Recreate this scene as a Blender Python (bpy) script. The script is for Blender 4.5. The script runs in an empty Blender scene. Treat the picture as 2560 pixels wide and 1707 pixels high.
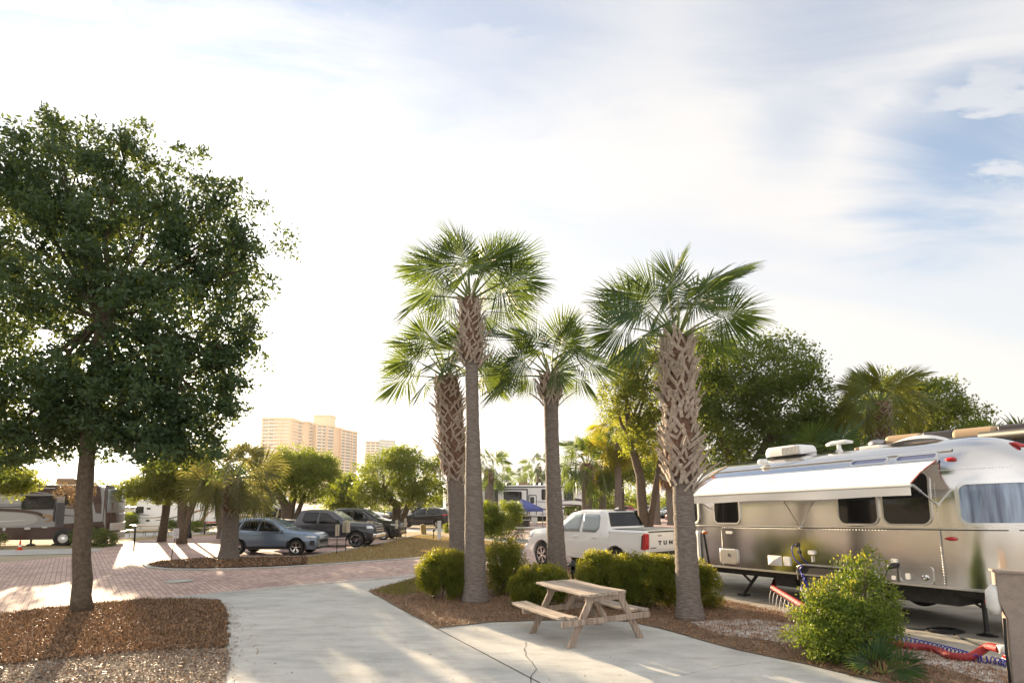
import bpy, bmesh, math, random
import numpy as np
from math import sin, cos, pi, radians, atan2, sqrt, degrees
from mathutils import Vector, Matrix, Quaternion

# ------------------------------------------------------------------ camera, sky, sun, exposure
S = bpy.context.scene
COL = S.collection
FPX, TH, HC, YH = 1400.0, radians(6), 2.25, 1252.0
YP = YH - FPX * math.tan(TH)
cd = bpy.data.cameras.new('camera'); cam = bpy.data.objects.new('camera', cd); COL.objects.link(cam)
cam.location = (0, 0, HC); cam.rotation_euler = (radians(90) + TH, 0, 0)
cd.sensor_width = 36; cd.lens = FPX / 2560 * 36; cd.shift_y = (YP - 853.5) / 2560
cd.clip_start = 0.05; cd.clip_end = 6000
S.camera = cam
SUN_EL, SUN_AZ = radians(10.5), radians(-33.6)        # azimuth measured from +Y, negative to the left
SUN_DIR = Vector((sin(SUN_AZ) * cos(SUN_EL), cos(SUN_AZ) * cos(SUN_EL), sin(SUN_EL)))
w = bpy.data.worlds.new('World'); S.world = w; w.use_nodes = True
nt = w.node_tree; nt.nodes.clear()
def wn(t, **k):
    n = nt.nodes.new(t)
    for a, b in k.items(): setattr(n, a, b)
    return n
def wl(a, b): nt.links.new(a, b)
def wmath(op, a, b=None, clamp=False):
    n = wn('ShaderNodeMath', operation=op); n.use_clamp = clamp
    for i, v in enumerate((a, b)):
        if v is None: continue
        if isinstance(v, (int, float)): n.inputs[i].default_value = v
        else: wl(v, n.inputs[i])
    return n.outputs[0]
sky = wn('ShaderNodeTexSky', sky_type='NISHITA'); sky.sun_disc = False
sky.sun_elevation = SUN_EL; sky.sun_rotation = SUN_AZ; sky.altitude = 0
sky.air_density = 1.0; sky.dust_density = 0.7; sky.ozone_density = 2.0
tc = wn('ShaderNodeTexCoord'); sx = wn('ShaderNodeSeparateXYZ'); wl(tc.outputs['Generated'], sx.inputs[0])
zz = wmath('ADD', wmath('MAXIMUM', sx.outputs[2], 0.0), 0.16)
px_ = wmath('DIVIDE', sx.outputs[0], zz); py_ = wmath('DIVIDE', sx.outputs[1], zz)
cv = wn('ShaderNodeCombineXYZ'); wl(px_, cv.inputs[0]); wl(py_, cv.inputs[1])
def cloud(rot, scl, nscale, det, rough, lo, hi, dist=0.6, off=(0, 0, 0)):
    m = wn('ShaderNodeMapping'); m.inputs['Rotation'].default_value = (0, 0, rot); m.inputs['Scale'].default_value = scl; m.inputs['Location'].default_value = off
    wl(cv.outputs[0], m.inputs[0])
    n = wn('ShaderNodeTexNoise'); n.inputs['Scale'].default_value = nscale; n.inputs['Detail'].default_value = det
    n.inputs['Roughness'].default_value = rough; n.inputs['Distortion'].default_value = dist; wl(m.outputs[0], n.inputs['Vector'])
    r = wn('ShaderNodeMapRange', interpolation_type='SMOOTHSTEP'); r.inputs[1].default_value = lo; r.inputs[2].default_value = hi; wl(n.outputs[0], r.inputs[0])
    return r.outputs[0]
veil = cloud(radians(-38), (0.55, 1.5, 1), 0.75, 5, 0.5, 0.40, 0.62, 0.5, (15.7, 5.5, 0))
puff = cloud(radians(35), (1.0, 2.0, 1), 2.2, 9, 0.6, 0.50, 0.60, 0.35, (0.4, 2.2, 0))
# gaps in the thin cloud: world direction, angular radius, strength, with ragged noisy edges
wob_n = cloud(radians(35), (1.0, 3.2, 1), 1.1, 8, 0.62, 0.25, 0.75, 0.8, (5.2, 1.1, 0))
gap = None
for (az, el_, rd, st_) in ((-44, 52, 32, .92), (-20, 50, 14, .5), (-3, 41, 15, .5), (8, 52, 12, .3), (33, 40, 13, .5), (40, 26, 9.5, .82), (37, 50, 14, .45), (28, 32, 6, .4)):
    a_, e_ = radians(az), radians(el_); dp = wn('ShaderNodeVectorMath', operation='DOT_PRODUCT'); wl(tc.outputs['Generated'], dp.inputs[0]); dp.inputs[1].default_value = (sin(a_) * cos(e_), cos(a_) * cos(e_), sin(e_))
    ang = wmath('ADD', wmath('ARCCOSINE', wmath('MINIMUM', dp.outputs['Value'], 0.99999)), wmath('MULTIPLY', wob_n, radians(rd) * 0.75))
    mr = wn('ShaderNodeMapRange', interpolation_type='SMOOTHSTEP'); wl(ang, mr.inputs[0]); mr.inputs[1].default_value = radians(rd) * 1.45; mr.inputs[2].default_value = radians(rd) * .35; mr.inputs[3].default_value = 0; mr.inputs[4].default_value = st_
    gap = mr.outputs[0] if gap is None else wmath('MAXIMUM', gap, mr.outputs[0])
cover = wmath('MULTIPLY', wmath('ADD', wmath('MULTIPLY', veil, 0.25), 0.72), wmath('SUBTRACT', 1.0, gap))
cl = wmath('MAXIMUM', cover, wmath('MULTIPLY', puff, wmath('ADD', wmath('MULTIPLY', gap, 0.5), 0.3)))
dsun = wn('ShaderNodeVectorMath', operation='DOT_PRODUCT'); wl(tc.outputs['Generated'], dsun.inputs[0]); dsun.inputs[1].default_value = SUN_DIR
ds = wmath('MAXIMUM', dsun.outputs['Value'], 0.0)
# thin cloud scatters the sun forward: brighter towards the sun
gl = wmath('ADD', wmath('MULTIPLY', wmath('POWER', ds, 6.0), 0.7), wmath('MULTIPLY', wmath('POWER', ds, 24.0), 9.0))
back = wmath('MINIMUM', wmath('MAXIMUM', wmath('MULTIPLY', sx.outputs[1], -1.6), 0.0), 1.0)   # added unseen cloud bank behind the camera, brightened to lift the ambient light
CLB = wmath('ADD', wmath('ADD', gl, 2.68), wmath('MULTIPLY', back, 1.3))
lowz = wn('ShaderNodeMapRange', interpolation_type='SMOOTHSTEP'); wl(sx.outputs[2], lowz.inputs[0]); lowz.inputs[1].default_value = 0.0; lowz.inputs[2].default_value = 0.42; lowz.inputs[3].default_value = 0.95; lowz.inputs[4].default_value = 0.0
cl2 = wmath('MAXIMUM', wmath('MAXIMUM', cl, lowz.outputs[0]), wmath('MULTIPLY', back, 0.85))
ccol = wn('ShaderNodeVectorMath', operation='SCALE'); ccol.inputs[0].default_value = (1.0, 0.975, 0.95); wl(CLB, ccol.inputs['Scale'])
mx = wn('ShaderNodeMix', data_type='RGBA'); wl(cl2, mx.inputs[0])
dim = wn('ShaderNodeVectorMath', operation='SCALE'); dim.inputs['Scale'].default_value = 0.8; wl(sky.outputs[0], dim.inputs[0]); mn = wn('ShaderNodeVectorMath', operation='MINIMUM'); mn.inputs[1].default_value = (1.75, 2.1, 2.5); wl(dim.outputs[0], mn.inputs[0]); wl(mn.outputs[0], mx.inputs[6]); wl(ccol.outputs[0], mx.inputs[7])
bg = wn('ShaderNodeBackground'); bg.inputs[1].default_value = 0.10; wl(mx.outputs[2], bg.inputs[0])
wo = wn('ShaderNodeOutputWorld'); wl(bg.outputs[0], wo.inputs[0])
sd = bpy.data.lights.new('sun', 'SUN'); so = bpy.data.objects.new('sun', sd); COL.objects.link(so)
sd.energy = 5.0; sd.angle = radians(0.53); sd.color = (1.0, 0.77, 0.50)
so.rotation_euler = SUN_DIR.to_track_quat('Z', 'Y').to_euler(); so.location = (-20, 30, 30)
S.view_settings.view_transform = 'Standard'; S.view_settings.look = 'None'; S.view_settings.gamma = 1
S.view_settings.exposure = 1.88
S.render.engine = 'CYCLES'
S.cycles.max_bounces = 8; S.cycles.transparent_max_bounces = 16; S.cycles.diffuse_bounces = 3; S.cycles.glossy_bounces = 4; S.cycles.transmission_bounces = 6
S.cycles.volume_bounces = 0; S.cycles.sample_clamp_indirect = 6

# ------------------------------------------------------------------ helpers
RND = random.Random(7)
def ray(px, py):
    x = (px - 1280) / FPX; y = -(py - YP) / FPX
    return Vector((x, cos(TH) - y * sin(TH), sin(TH) + y * cos(TH)))
def G(px, py, z=0.0):
    d = ray(px, py); t = (z - HC) / d.z
    return Vector((d.x * t, d.y * t, z))
def AT(px, py, Y):
    d = ray(px, py); t = Y / d.y
    return Vector((d.x * t, Y, HC + d.z * t))
def tag(o, label=None, cat=None, group=None, kind=None):
    if label: o['label'] = label
    if cat: o['category'] = cat
    if group: o['group'] = group
    if kind: o['kind'] = kind
    return o
def empty(name, loc=(0, 0, 0), rz=0, label=None, cat=None, group=None, scale=1):
    o = bpy.data.objects.new(name, None); COL.objects.link(o); o.location = loc; o.rotation_euler = (0, 0, rz); o.scale = (scale,) * 3
    o.empty_display_size = 0.2
    return tag(o, label, cat, group)
def link_mesh(name, me, mat, parent=None, smooth=False):
    o = bpy.data.objects.new(name, me); COL.objects.link(o)
    if mat is not None:
        for m in (mat if isinstance(mat, (list, tuple)) else [mat]): me.materials.append(m)
    if smooth: me.polygons.foreach_set('use_smooth', [True] * len(me.polygons))
    if parent: o.parent = parent
    return o
def np_mesh(name, V, Fq, mat, parent=None, smooth=False, k=4):
    me = bpy.data.meshes.new(name); V = np.asarray(V, np.float32).reshape(-1, 3); Fq = np.asarray(Fq, np.int32).reshape(-1, k)
    me.vertices.add(len(V)); me.vertices.foreach_set('co', V.ravel())
    me.loops.add(Fq.size); me.loops.foreach_set('vertex_index', Fq.ravel())
    me.polygons.add(len(Fq)); me.polygons.foreach_set('loop_start', np.arange(0, Fq.size, k, dtype=np.int32))
    me.polygons.foreach_set('loop_total', np.full(len(Fq), k, np.int32))
    me.update(calc_edges=True)
    return link_mesh(name, me, mat, parent, smooth)
def frame(d):
    d = Vector(d).normalized(); u = Vector((0, 0, 1)) if abs(d.z) < 0.95 else Vector((1, 0, 0))
    a = d.cross(u).normalized(); b = a.cross(d).normalized()
    return a, b
class MB:
    def __init__(s): s.v = []; s.f = []; s.m = []; s.mi = 0
    def add(s, vs, fs):
        n = len(s.v); s.v += [tuple(v) for v in vs]
        for f in fs: s.f.append([i + n for i in f]); s.m.append(s.mi)
        return s
    def box(s, c, d, rz=0, M=None):
        x, y, z = d[0] / 2, d[1] / 2, d[2] / 2; cr, sr = cos(rz), sin(rz); vs = []
        for i in (-x, x):
            for j in (-y, y):
                for k in (-z, z):
                    vs.append(Vector((c[0] + i * cr - j * sr, c[1] + i * sr + j * cr, c[2] + k)))
        if M: vs = [M @ v for v in vs]
        return s.add(vs, [(0, 1, 3, 2), (4, 6, 7, 5), (0, 4, 5, 1), (2, 3, 7, 6), (0, 2, 6, 4), (1, 5, 7, 3)])
    def beam(s, a, b, w, h, up=(0, 0, 1)):
        a = Vector(a); b = Vector(b); d = (b - a).normalized(); up = Vector(up)
        if abs(d.dot(up)) > 0.98: up = Vector((1, 0, 0))
        r = d.cross(up).normalized(); u = r.cross(d).normalized(); vs = []
        for p in (a, b):
            for i in (-1, 1):
                for j in (-1, 1): vs.append(p + r * (w / 2 * i) + u * (h / 2 * j))
        return s.add(vs, [(0, 2, 3, 1), (4, 5, 7, 6), (0, 1, 5, 4), (2, 6, 7, 3), (0, 4, 6, 2), (1, 3, 7, 5)])
    def tube(s, pts, rad, n=8, cap=True):
        pts = [Vector(p) for p in pts]
        if not hasattr(rad, '__len__'): rad = [rad] * len(pts)
        base = len(s.v); prev = None
        for i, p in enumerate(pts):
            d = (pts[min(i + 1, len(pts) - 1)] - pts[max(i - 1, 0)])
            if d.length < 1e-9: d = Vector((0, 0, 1))
            d.normalize()
            if prev is None: a, b = frame(d)
            else:
                a = (prev - d * prev.dot(d))
                if a.length < 1e-6: a, b = frame(d)
                a.normalize(); b = a.cross(d) * -1
                b = d.cross(a)
            prev = a; bb = d.cross(a)
            for k in range(n):
                t = 2 * pi * k / n; s.v.append(tuple(p + a * (cos(t) * rad[i]) + bb * (sin(t) * rad[i])))
        for i in range(len(pts) - 1):
            for k in range(n):
                k2 = (k + 1) % n; s.f.append([base + i * n + k, base + i * n + k2, base + (i + 1) * n + k2, base + (i + 1) * n + k]); s.m.append(s.mi)
        if cap:
            s.f.append([base + k for k in range(n)][::-1]); s.m.append(s.mi)
            s.f.append([base + (len(pts) - 1) * n + k for k in range(n)]); s.m.append(s.mi)
        return s
    def lathe(s, prof, c=(0, 0, 0), n=16, axis='z', cap=True):
        base = len(s.v)
        for r, z in prof:
            for k in range(n):
                t = 2 * pi * k / n; p = (r * cos(t), r * sin(t), z)
                if axis == 'y': p = (p[0], p[2], p[1])
                if axis == 'x': p = (p[2], p[0], p[1])
                s.v.append((c[0] + p[0], c[1] + p[1], c[2] + p[2]))
        for i in range(len(prof) - 1):
            for k in range(n):
                k2 = (k + 1) % n; s.f.append([base + i * n + k, base + i * n + k2, base + (i + 1) * n + k2, base + (i + 1) * n + k]); s.m.append(s.mi)
        if cap:
            s.f.append([base + k for k in range(n)][::-1]); s.m.append(s.mi)
            s.f.append([base + (len(prof) - 1) * n + k for k in range(n)]); s.m.append(s.mi)
        return s
    def grid(s, rows, closed=False):
        n = len(rows[0]); base = len(s.v)
        for r in rows: s.v += [tuple(p) for p in r]
        for i in range(len(rows) - 1):
            for k in range(n if closed else n - 1):
                k2 = (k + 1) % n; s.f.append([base + i * n + k, base + i * n + k2, base + (i + 1) * n + k2, base + (i + 1) * n + k]); s.m.append(s.mi)
        return s
    def prism(s, poly, f0, f1):
        """poly: 2-D points, f0/f1 map (a,b) to 3-D for the two caps"""
        n = len(poly); a = [f0(*p) for p in poly]; b = [f1(*p) for p in poly]
        return s.add(a + b, [list(range(n))[::-1], list(range(n, 2 * n))] + [[i, (i + 1) % n, n + (i + 1) % n, n + i] for i in range(n)])
    def build(s, name, mat, parent=None, smooth=False, bevel=0, seg=2, fixn=True, auto=None):
        me = bpy.data.meshes.new(name); me.from_pydata(s.v, [], s.f); me.update()
        if fixn:
            bm = bmesh.new(); bm.from_mesh(me); bmesh.ops.recalc_face_normals(bm, faces=bm.faces); bm.to_mesh(me); bm.free()
        if isinstance(mat, (list, tuple)) and not fixn or (isinstance(mat, (list, tuple)) and len(me.polygons) == len(s.m)):
            me.polygons.foreach_set('material_index', s.m)
        o = link_mesh(name, me, mat, parent, smooth)
        if bevel:
            b = o.modifiers.new('bevel', 'BEVEL'); b.width = bevel; b.segments = seg; b.limit_method = 'ANGLE'; b.angle_limit = radians(40)
        if auto is not None:
            for e in me.edges: pass
            try: me.set_sharp_from_angle(angle=radians(auto))
            except Exception: pass
        return o
def rrect(x0, z0, x1, z1, r, n=5):
    P = []
    for cx, cz, a0 in ((x1 - r, z1 - r, 0), (x0 + r, z1 - r, 90), (x0 + r, z0 + r, 180), (x1 - r, z0 + r, 270)):
        for i in range(n + 1):
            a = radians(a0 + 90 * i / n); P.append((cx + r * cos(a), cz + r * sin(a)))
    return P
def ring_prism(mb, outer, inner, f0, f1):
    n = len(outer); a = [f0(*p) for p in outer]; b = [f0(*p) for p in inner]; c = [f1(*p) for p in outer]; d = [f1(*p) for p in inner]
    F = []
    for i in range(n):
        j = (i + 1) % n
        F += [[i, j, n + j, n + i], [2 * n + i, 3 * n + i, 3 * n + j, 2 * n + j], [i, 2 * n + i, 2 * n + j, j], [n + i, n + j, 3 * n + j, 3 * n + i]]
    mb.add(a + b + c + d, F)
def text_mesh(name, body, size, mat, parent, M, extrude=0.004, bold=1.0, sx=1.0, spacing=1.0):
    cu = bpy.data.curves.new(name, 'FONT'); cu.body = body; cu.size = size; cu.extrude = extrude; cu.offset = 0.004 * bold; cu.align_x = 'LEFT'; cu.space_character = spacing
    to = bpy.data.objects.new(name, cu); COL.objects.link(to)
    dg = bpy.context.evaluated_depsgraph_get(); me = bpy.data.meshes.new_from_object(to.evaluated_get(dg))
    bpy.data.objects.remove(to); bpy.data.curves.remove(cu)
    o = link_mesh(name, me, mat, parent); o.matrix_local = M @ Matrix.Diagonal((sx, 1, 1, 1)); return o

# ------------------------------------------------------------------ materials
MATS = {}
def mat(name, col=(.5, .5, .5), rough=.6, metal=0, var=0.0, vscale=6.0, bump=0.0, bscale=30.0, spec=.5, coat=0, emit=None, estr=0, trans=0, coord='Object', alpha=1, det=4, col2=None):
    m = bpy.data.materials.new(name); m.use_nodes = True; n = m.node_tree; b = n.nodes['Principled BSDF']
    b.inputs['Base Color'].default_value = (*col, 1); b.inputs['Roughness'].default_value = rough; b.inputs['Metallic'].default_value = metal
    b.inputs['Specular IOR Level'].default_value = spec; b.inputs['Coat Weight'].default_value = coat; b.inputs['Coat Roughness'].default_value = .04
    b.inputs['Transmission Weight'].default_value = trans
    if emit: b.inputs['Emission Color'].default_value = (*emit, 1); b.inputs['Emission Strength'].default_value = estr
    t = n.nodes.new('ShaderNodeTexCoord')
    if var or col2:
        x = n.nodes.new('ShaderNodeTexNoise'); x.inputs['Scale'].default_value = vscale; x.inputs['Detail'].default_value = det; x.inputs['Roughness'].default_value = .6
        n.links.new(t.outputs[coord], x.inputs['Vector'])
        r = n.nodes.new('ShaderNodeValToRGB'); r.color_ramp.elements[0].position = .32; r.color_ramp.elements[1].position = .68
        c2 = col2 if col2 else tuple(min(1, c * (1 + var)) for c in col); c1 = col if col2 else tuple(c * (1 - var) for c in col)
        r.color_ramp.elements[0].color = (*c1, 1); r.color_ramp.elements[1].color = (*c2, 1)
        n.links.new(x.outputs[0], r.inputs[0]); n.links.new(r.outputs[0], b.inputs['Base Color'])
    if bump:
        x = n.nodes.new('ShaderNodeTexNoise'); x.inputs['Scale'].default_value = bscale; x.inputs['Detail'].default_value = 5; n.links.new(t.outputs[coord], x.inputs['Vector'])
        u = n.nodes.new('ShaderNodeBump'); u.inputs['Strength'].default_value = bump; u.inputs['Distance'].default_value = .02; n.links.new(x.outputs[0], u.inputs['Height']); n.links.new(u.outputs[0], b.inputs['Normal'])
    MATS[name] = m
    return m
def leafmat(name, c1, c2, tcol, tr=.4, rough=.45):
    m = bpy.data.materials.new(name); m.use_nodes = True; n = m.node_tree; b = n.nodes['Principled BSDF']; b.inputs['Roughness'].default_value = rough
    b.inputs['Specular IOR Level'].default_value = .35
    g = n.nodes.new('ShaderNodeNewGeometry'); r = n.nodes.new('ShaderNodeValToRGB'); r.color_ramp.elements[0].color = (*c1, 1); r.color_ramp.elements[1].color = (*c2, 1)
    n.links.new(g.outputs['Random Per Island'], r.inputs[0]); n.links.new(r.outputs[0], b.inputs['Base Color'])
    t = n.nodes.new('ShaderNodeBsdfTranslucent'); r2 = n.nodes.new('ShaderNodeMix'); r2.data_type = 'RGBA'; r2.inputs[0].default_value = .6; n.links.new(r.outputs[0], r2.inputs[6]); r2.inputs[7].default_value = (*tcol, 1)
    n.links.new(r2.outputs[2], t.inputs[0])
    x = n.nodes.new('ShaderNodeMixShader'); x.inputs[0].default_value = tr; o = n.nodes['Material Output']
    n.links.new(b.outputs[0], x.inputs[1]); n.links.new(t.outputs[0], x.inputs[2]); n.links.new(x.outputs[0], o.inputs[0])
    return m
M_bark = mat('bark', (.115, .085, .06), .9, var=.35, vscale=14, bump=.8, bscale=40)
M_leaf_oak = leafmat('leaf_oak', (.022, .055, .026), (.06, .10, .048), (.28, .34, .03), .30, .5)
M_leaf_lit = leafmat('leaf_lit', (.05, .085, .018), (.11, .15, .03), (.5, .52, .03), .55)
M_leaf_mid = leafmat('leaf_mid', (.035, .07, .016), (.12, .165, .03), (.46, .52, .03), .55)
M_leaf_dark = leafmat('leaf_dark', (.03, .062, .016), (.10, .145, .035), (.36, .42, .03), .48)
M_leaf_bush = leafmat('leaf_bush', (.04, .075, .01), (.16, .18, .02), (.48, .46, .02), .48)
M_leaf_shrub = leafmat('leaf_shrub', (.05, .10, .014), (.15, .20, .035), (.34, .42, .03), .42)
M_leaf_dry = leafmat('leaf_dry', (.16, .11, .06), (.26, .18, .09), (.4, .25, .1), .35)
M_frond = leafmat('frond_green', (.018, .055, .026), (.05, .10, .036), (.36, .46, .03), .33, .36)
M_frond_warm = leafmat('frond_yellowing', (.06, .10, .015), (.22, .20, .025), (.62, .52, .03), .5, .45)
M_frond_grey = leafmat('frond_grey', (.06, .08, .03), (.15, .15, .06), (.42, .38, .07), .4, .5)
M_frond_dead = leafmat('frond_dead', (.2, .13, .06), (.32, .2, .08), (.5, .3, .08), .3, .6)
# ------------------------------------------------------------------ ground, roads, beds
def shader_concrete(name, c, stain, warm):
    m = bpy.data.materials.new(name); m.use_nodes = True; n = m.node_tree; b = n.nodes['Principled BSDF']; L = n.links.new
    t = n.nodes.new('ShaderNodeTexCoord')
    def noise(s, d=5, sc=(1, 1, 1), rot=0, r=.6):
        mp = n.nodes.new('ShaderNodeMapping'); mp.inputs['Scale'].default_value = sc; mp.inputs['Rotation'].default_value = (0, 0, rot); L(t.outputs['Object'], mp.inputs[0])
        x = n.nodes.new('ShaderNodeTexNoise'); x.inputs['Scale'].default_value = s; x.inputs['Detail'].default_value = d; x.inputs['Roughness'].default_value = r; L(mp.outputs[0], x.inputs['Vector']); return x.outputs[0]
    def ramp(f, a, ca, z, cz):
        r = n.nodes.new('ShaderNodeValToRGB'); e = r.color_ramp.elements; e[0].position = a; e[1].position = z; e[0].color = (*ca, 1); e[1].color = (*cz, 1); L(f, r.inputs[0]); return r.outputs[0]
    def mul(a, c2, f=1):
        x = n.nodes.new('ShaderNodeMix'); x.data_type = 'RGBA'; x.blend_type = 'MULTIPLY'; x.inputs[0].default_value = f; L(a, x.inputs[6]); L(c2, x.inputs[7]); return x.outputs[2]
    base = ramp(noise(.55, 6), .35, tuple(v * .84 for v in c), .68, tuple(v * 1.08 for v in c))
    st = ramp(noise(1.3, 7, (1, 2.6, 1), radians(12), .65), .36, stain, .56, (1, 1, 1))
    wr = ramp(noise(.9, 4, (1, 1, 1), 1.1), .62, (1, 1, 1), .8, warm)
    fine = ramp(noise(60, 3), .3, (.86, .86, .86), .7, (1.05, 1.05, 1.05))
    L(mul(mul(mul(base, st), wr), fine), b.inputs['Base Color']); b.inputs['Roughness'].default_value = .85
    bp = n.nodes.new('ShaderNodeBump'); bp.inputs['Strength'].default_value = .25; bp.inputs['Distance'].default_value = .01; L(noise(80, 4), bp.inputs['Height']); L(bp.outputs[0], b.inputs['Normal'])
    return m
def shader_pavers():
    m = bpy.data.materials.new('pavers'); m.use_nodes = True; n = m.node_tree; b = n.nodes['Principled BSDF']; L = n.links.new
    t = n.nodes.new('ShaderNodeTexCoord'); mp = n.nodes.new('ShaderNodeMapping'); mp.inputs['Rotation'].default_value = (0, 0, radians(52)); L(t.outputs['Object'], mp.inputs[0])
    k = n.nodes.new('ShaderNodeTexBrick'); k.inputs['Scale'].default_value = 1; k.inputs['Brick Width'].default_value = .24; k.inputs['Row Height'].default_value = .12; k.inputs['Mortar Size'].default_value = .008
    k.inputs['Mortar Smooth'].default_value = .3; k.inputs['Bias'].default_value = 0
    k.inputs['Color1'].default_value = (.42, .285, .25, 1); k.inputs['Color2'].default_value = (.60, .44, .385, 1); k.inputs['Mortar'].default_value = (.17, .125, .115, 1); L(mp.outputs[0], k.inputs['Vector'])
    x = n.nodes.new('ShaderNodeTexNoise'); x.inputs['Scale'].default_value = .7; x.inputs['Detail'].default_value = 6; L(t.outputs['Object'], x.inputs['Vector'])
    r = n.nodes.new('ShaderNodeValToRGB'); r.color_ramp.elements[0].position = .3; r.color_ramp.elements[1].position = .7; r.color_ramp.elements[0].color = (.82, .8, .8, 1); r.color_ramp.elements[1].color = (1.15, 1.12, 1.1, 1); L(x.outputs[0], r.inputs[0])
    q = n.nodes.new('ShaderNodeMix'); q.data_type = 'RGBA'; q.blend_type = 'MULTIPLY'; q.inputs[0].default_value = 1; L(k.outputs[0], q.inputs[6]); L(r.outputs[0], q.inputs[7]); L(q.outputs[2], b.inputs['Base Color'])
    b.inputs['Roughness'].default_value = .8
    bp = n.nodes.new('ShaderNodeBump'); bp.inputs['Strength'].default_value = .5; bp.inputs['Distance'].default_value = .006; bp.invert = True; L(k.outputs['Fac'], bp.inputs['Height']); L(bp.outputs[0], b.inputs['Normal'])
    return m
M_conc = shader_concrete('concrete', (.56, .55, .515), (.80, .80, .80), (1.02, .93, .80))
M_curb = shader_concrete('curb_concrete', (.52, .51, .48), (.8, .8, .8), (1, .95, .85))
M_pad = shader_concrete('pad_concrete', (.44, .41, .35), (.7, .68, .66), (1, .92, .8))
M_paver = shader_pavers()
M_soil = mat('soil', (.13, .085, .05), .95, bump=.9, bscale=25, vscale=3, col2=(.24, .17, .11))
M_mulch = mat('mulch', (.05, .028, .017), .95, bump=1, bscale=45, vscale=9, col2=(.13, .075, .042))
M_gravel = mat('gravel', (.17, .12, .085), .9, bump=1, bscale=60, vscale=30, col2=(.38, .31, .24))
M_sand = mat('sand', (.26, .18, .13), .95, bump=.5, bscale=20, vscale=3.2, col2=(.62, .60, .57), det=8)
M_dry = mat('dry_grass', (.26, .19, .085), .95, bump=1, bscale=50, vscale=2.2, col2=(.44, .33, .17))
M_field = mat('field', (.27, .22, .14), .95, bump=.6, bscale=8, vscale=.25, col2=(.42, .36, .27), det=7)
def sheet(name, pts, z, m, kind='structure', th=0.0, label=None, sub=0):
    bm = bmesh.new(); vs = [bm.verts.new((p[0], p[1], z)) for p in pts]; f = bm.faces.new(vs)
    if f.normal.z < 0: f.normal_flip()
    bmesh.ops.triangulate(bm, faces=bm.faces)
    me = bpy.data.meshes.new(name); bm.to_mesh(me); bm.free()
    o = link_mesh(name, me, m); tag(o, label, None, None, kind); return o
def wob(pts, amp=.06, step=.25, seed=1, closed=True):
    r = random.Random(seed); out = []
    n = len(pts)
    for i in range(n if closed else n - 1):
        a = Vector(pts[i][:2]); b = Vector(pts[(i + 1) % n][:2]); k = max(1, int((b - a).length / step))
        for j in range(k):
            p = a.lerp(b, j / k); out.append((p.x + r.uniform(-amp, amp), p.y + r.uniform(-amp, amp)))
    return out
def strip(name, px, wd, z0, z1, m, kind='structure', world=False):
    P = [Vector(p[:2]) for p in px] if world else [G(*p).xy for p in px]
    mb = MB(); rows = []
    for i, p in enumerate(P):
        d = (P[min(i + 1, len(P) - 1)] - P[max(0, i - 1)]).normalized(); nn = Vector((-d.y, d.x)) * wd / 2
        rows.append([(p.x + nn.x, p.y + nn.y, z0), (p.x + nn.x, p.y + nn.y, z1), (p.x - nn.x, p.y - nn.y, z1), (p.x - nn.x, p.y - nn.y, z0)])
    mb.grid(rows, closed=True); mb.add(rows[0], [(0, 1, 2, 3)]); mb.add(rows[-1], [(3, 2, 1, 0)])
    return tag(mb.build(name, m, bevel=.01), kind=kind)
g = sheet('ground', [(-2500, -300), (2500, -300), (2500, 5000), (-2500, 5000)], 0.0, M_field)
# far paved lot the vehicles stand on
sheet('paver_road', [G(-900, 1407), G(0, 1406), G(184, 1390), G(330, 1352), G(560, 1335), G(900, 1322), G(1200, 1312), G(1480, 1300), G(1600, 1290), G(1720, 1286), (60, 75), (60, 20), (9, 12.5), G(1210, 1437), G(1043, 1441), G(748, 1466.5), G(449, 1494.5), G(0, 1537), G(-900, 1600)], 0.004, M_paver)
sheet('back_road', [(-90, 62), (70, 78), (70, 96), (-90, 84)], 0.004, M_pad)
# grassy verges between the lots in the distance
for k, (q, mm) in enumerate((([(-60, 1374), (262, 1366), (300, 1350), (150, 1349), (-60, 1352)], M_dry), ([(300, 1352), (560, 1336), (560, 1318), (300, 1328)], M_dry),
                             ([(971, 1349), (1032, 1339), (1200, 1339), (1210, 1327), (1060, 1327), (985, 1331)], M_dry), ([(1040, 1322), (1230, 1322), (1240, 1313), (1060, 1312)], M_dry), ([(1210, 1364), (1330, 1361), (1330, 1346), (1212, 1346)], M_dry))):
    sheet('verge', wob([G(*p) for p in q], .08, .5, k), 0.012, mm)
sheet('path', [G(-60, 1390), G(200, 1384), G(262, 1374), G(240, 1371), G(-60, 1376)], 0.016, M_curb)
sheet('path', [G(300, 1346), G(560, 1332), G(560, 1323), G(300, 1334)], 0.018, M_curb)
sheet('path', [G(985, 1329), G(1200, 1328), G(1200, 1322), G(985, 1323)], 0.016, M_curb)
sheet('path', [G(1095, 1352), G(1330, 1356), G(1330, 1345), G(1200, 1345), G(1130, 1345)], 0.018, M_curb)
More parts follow.
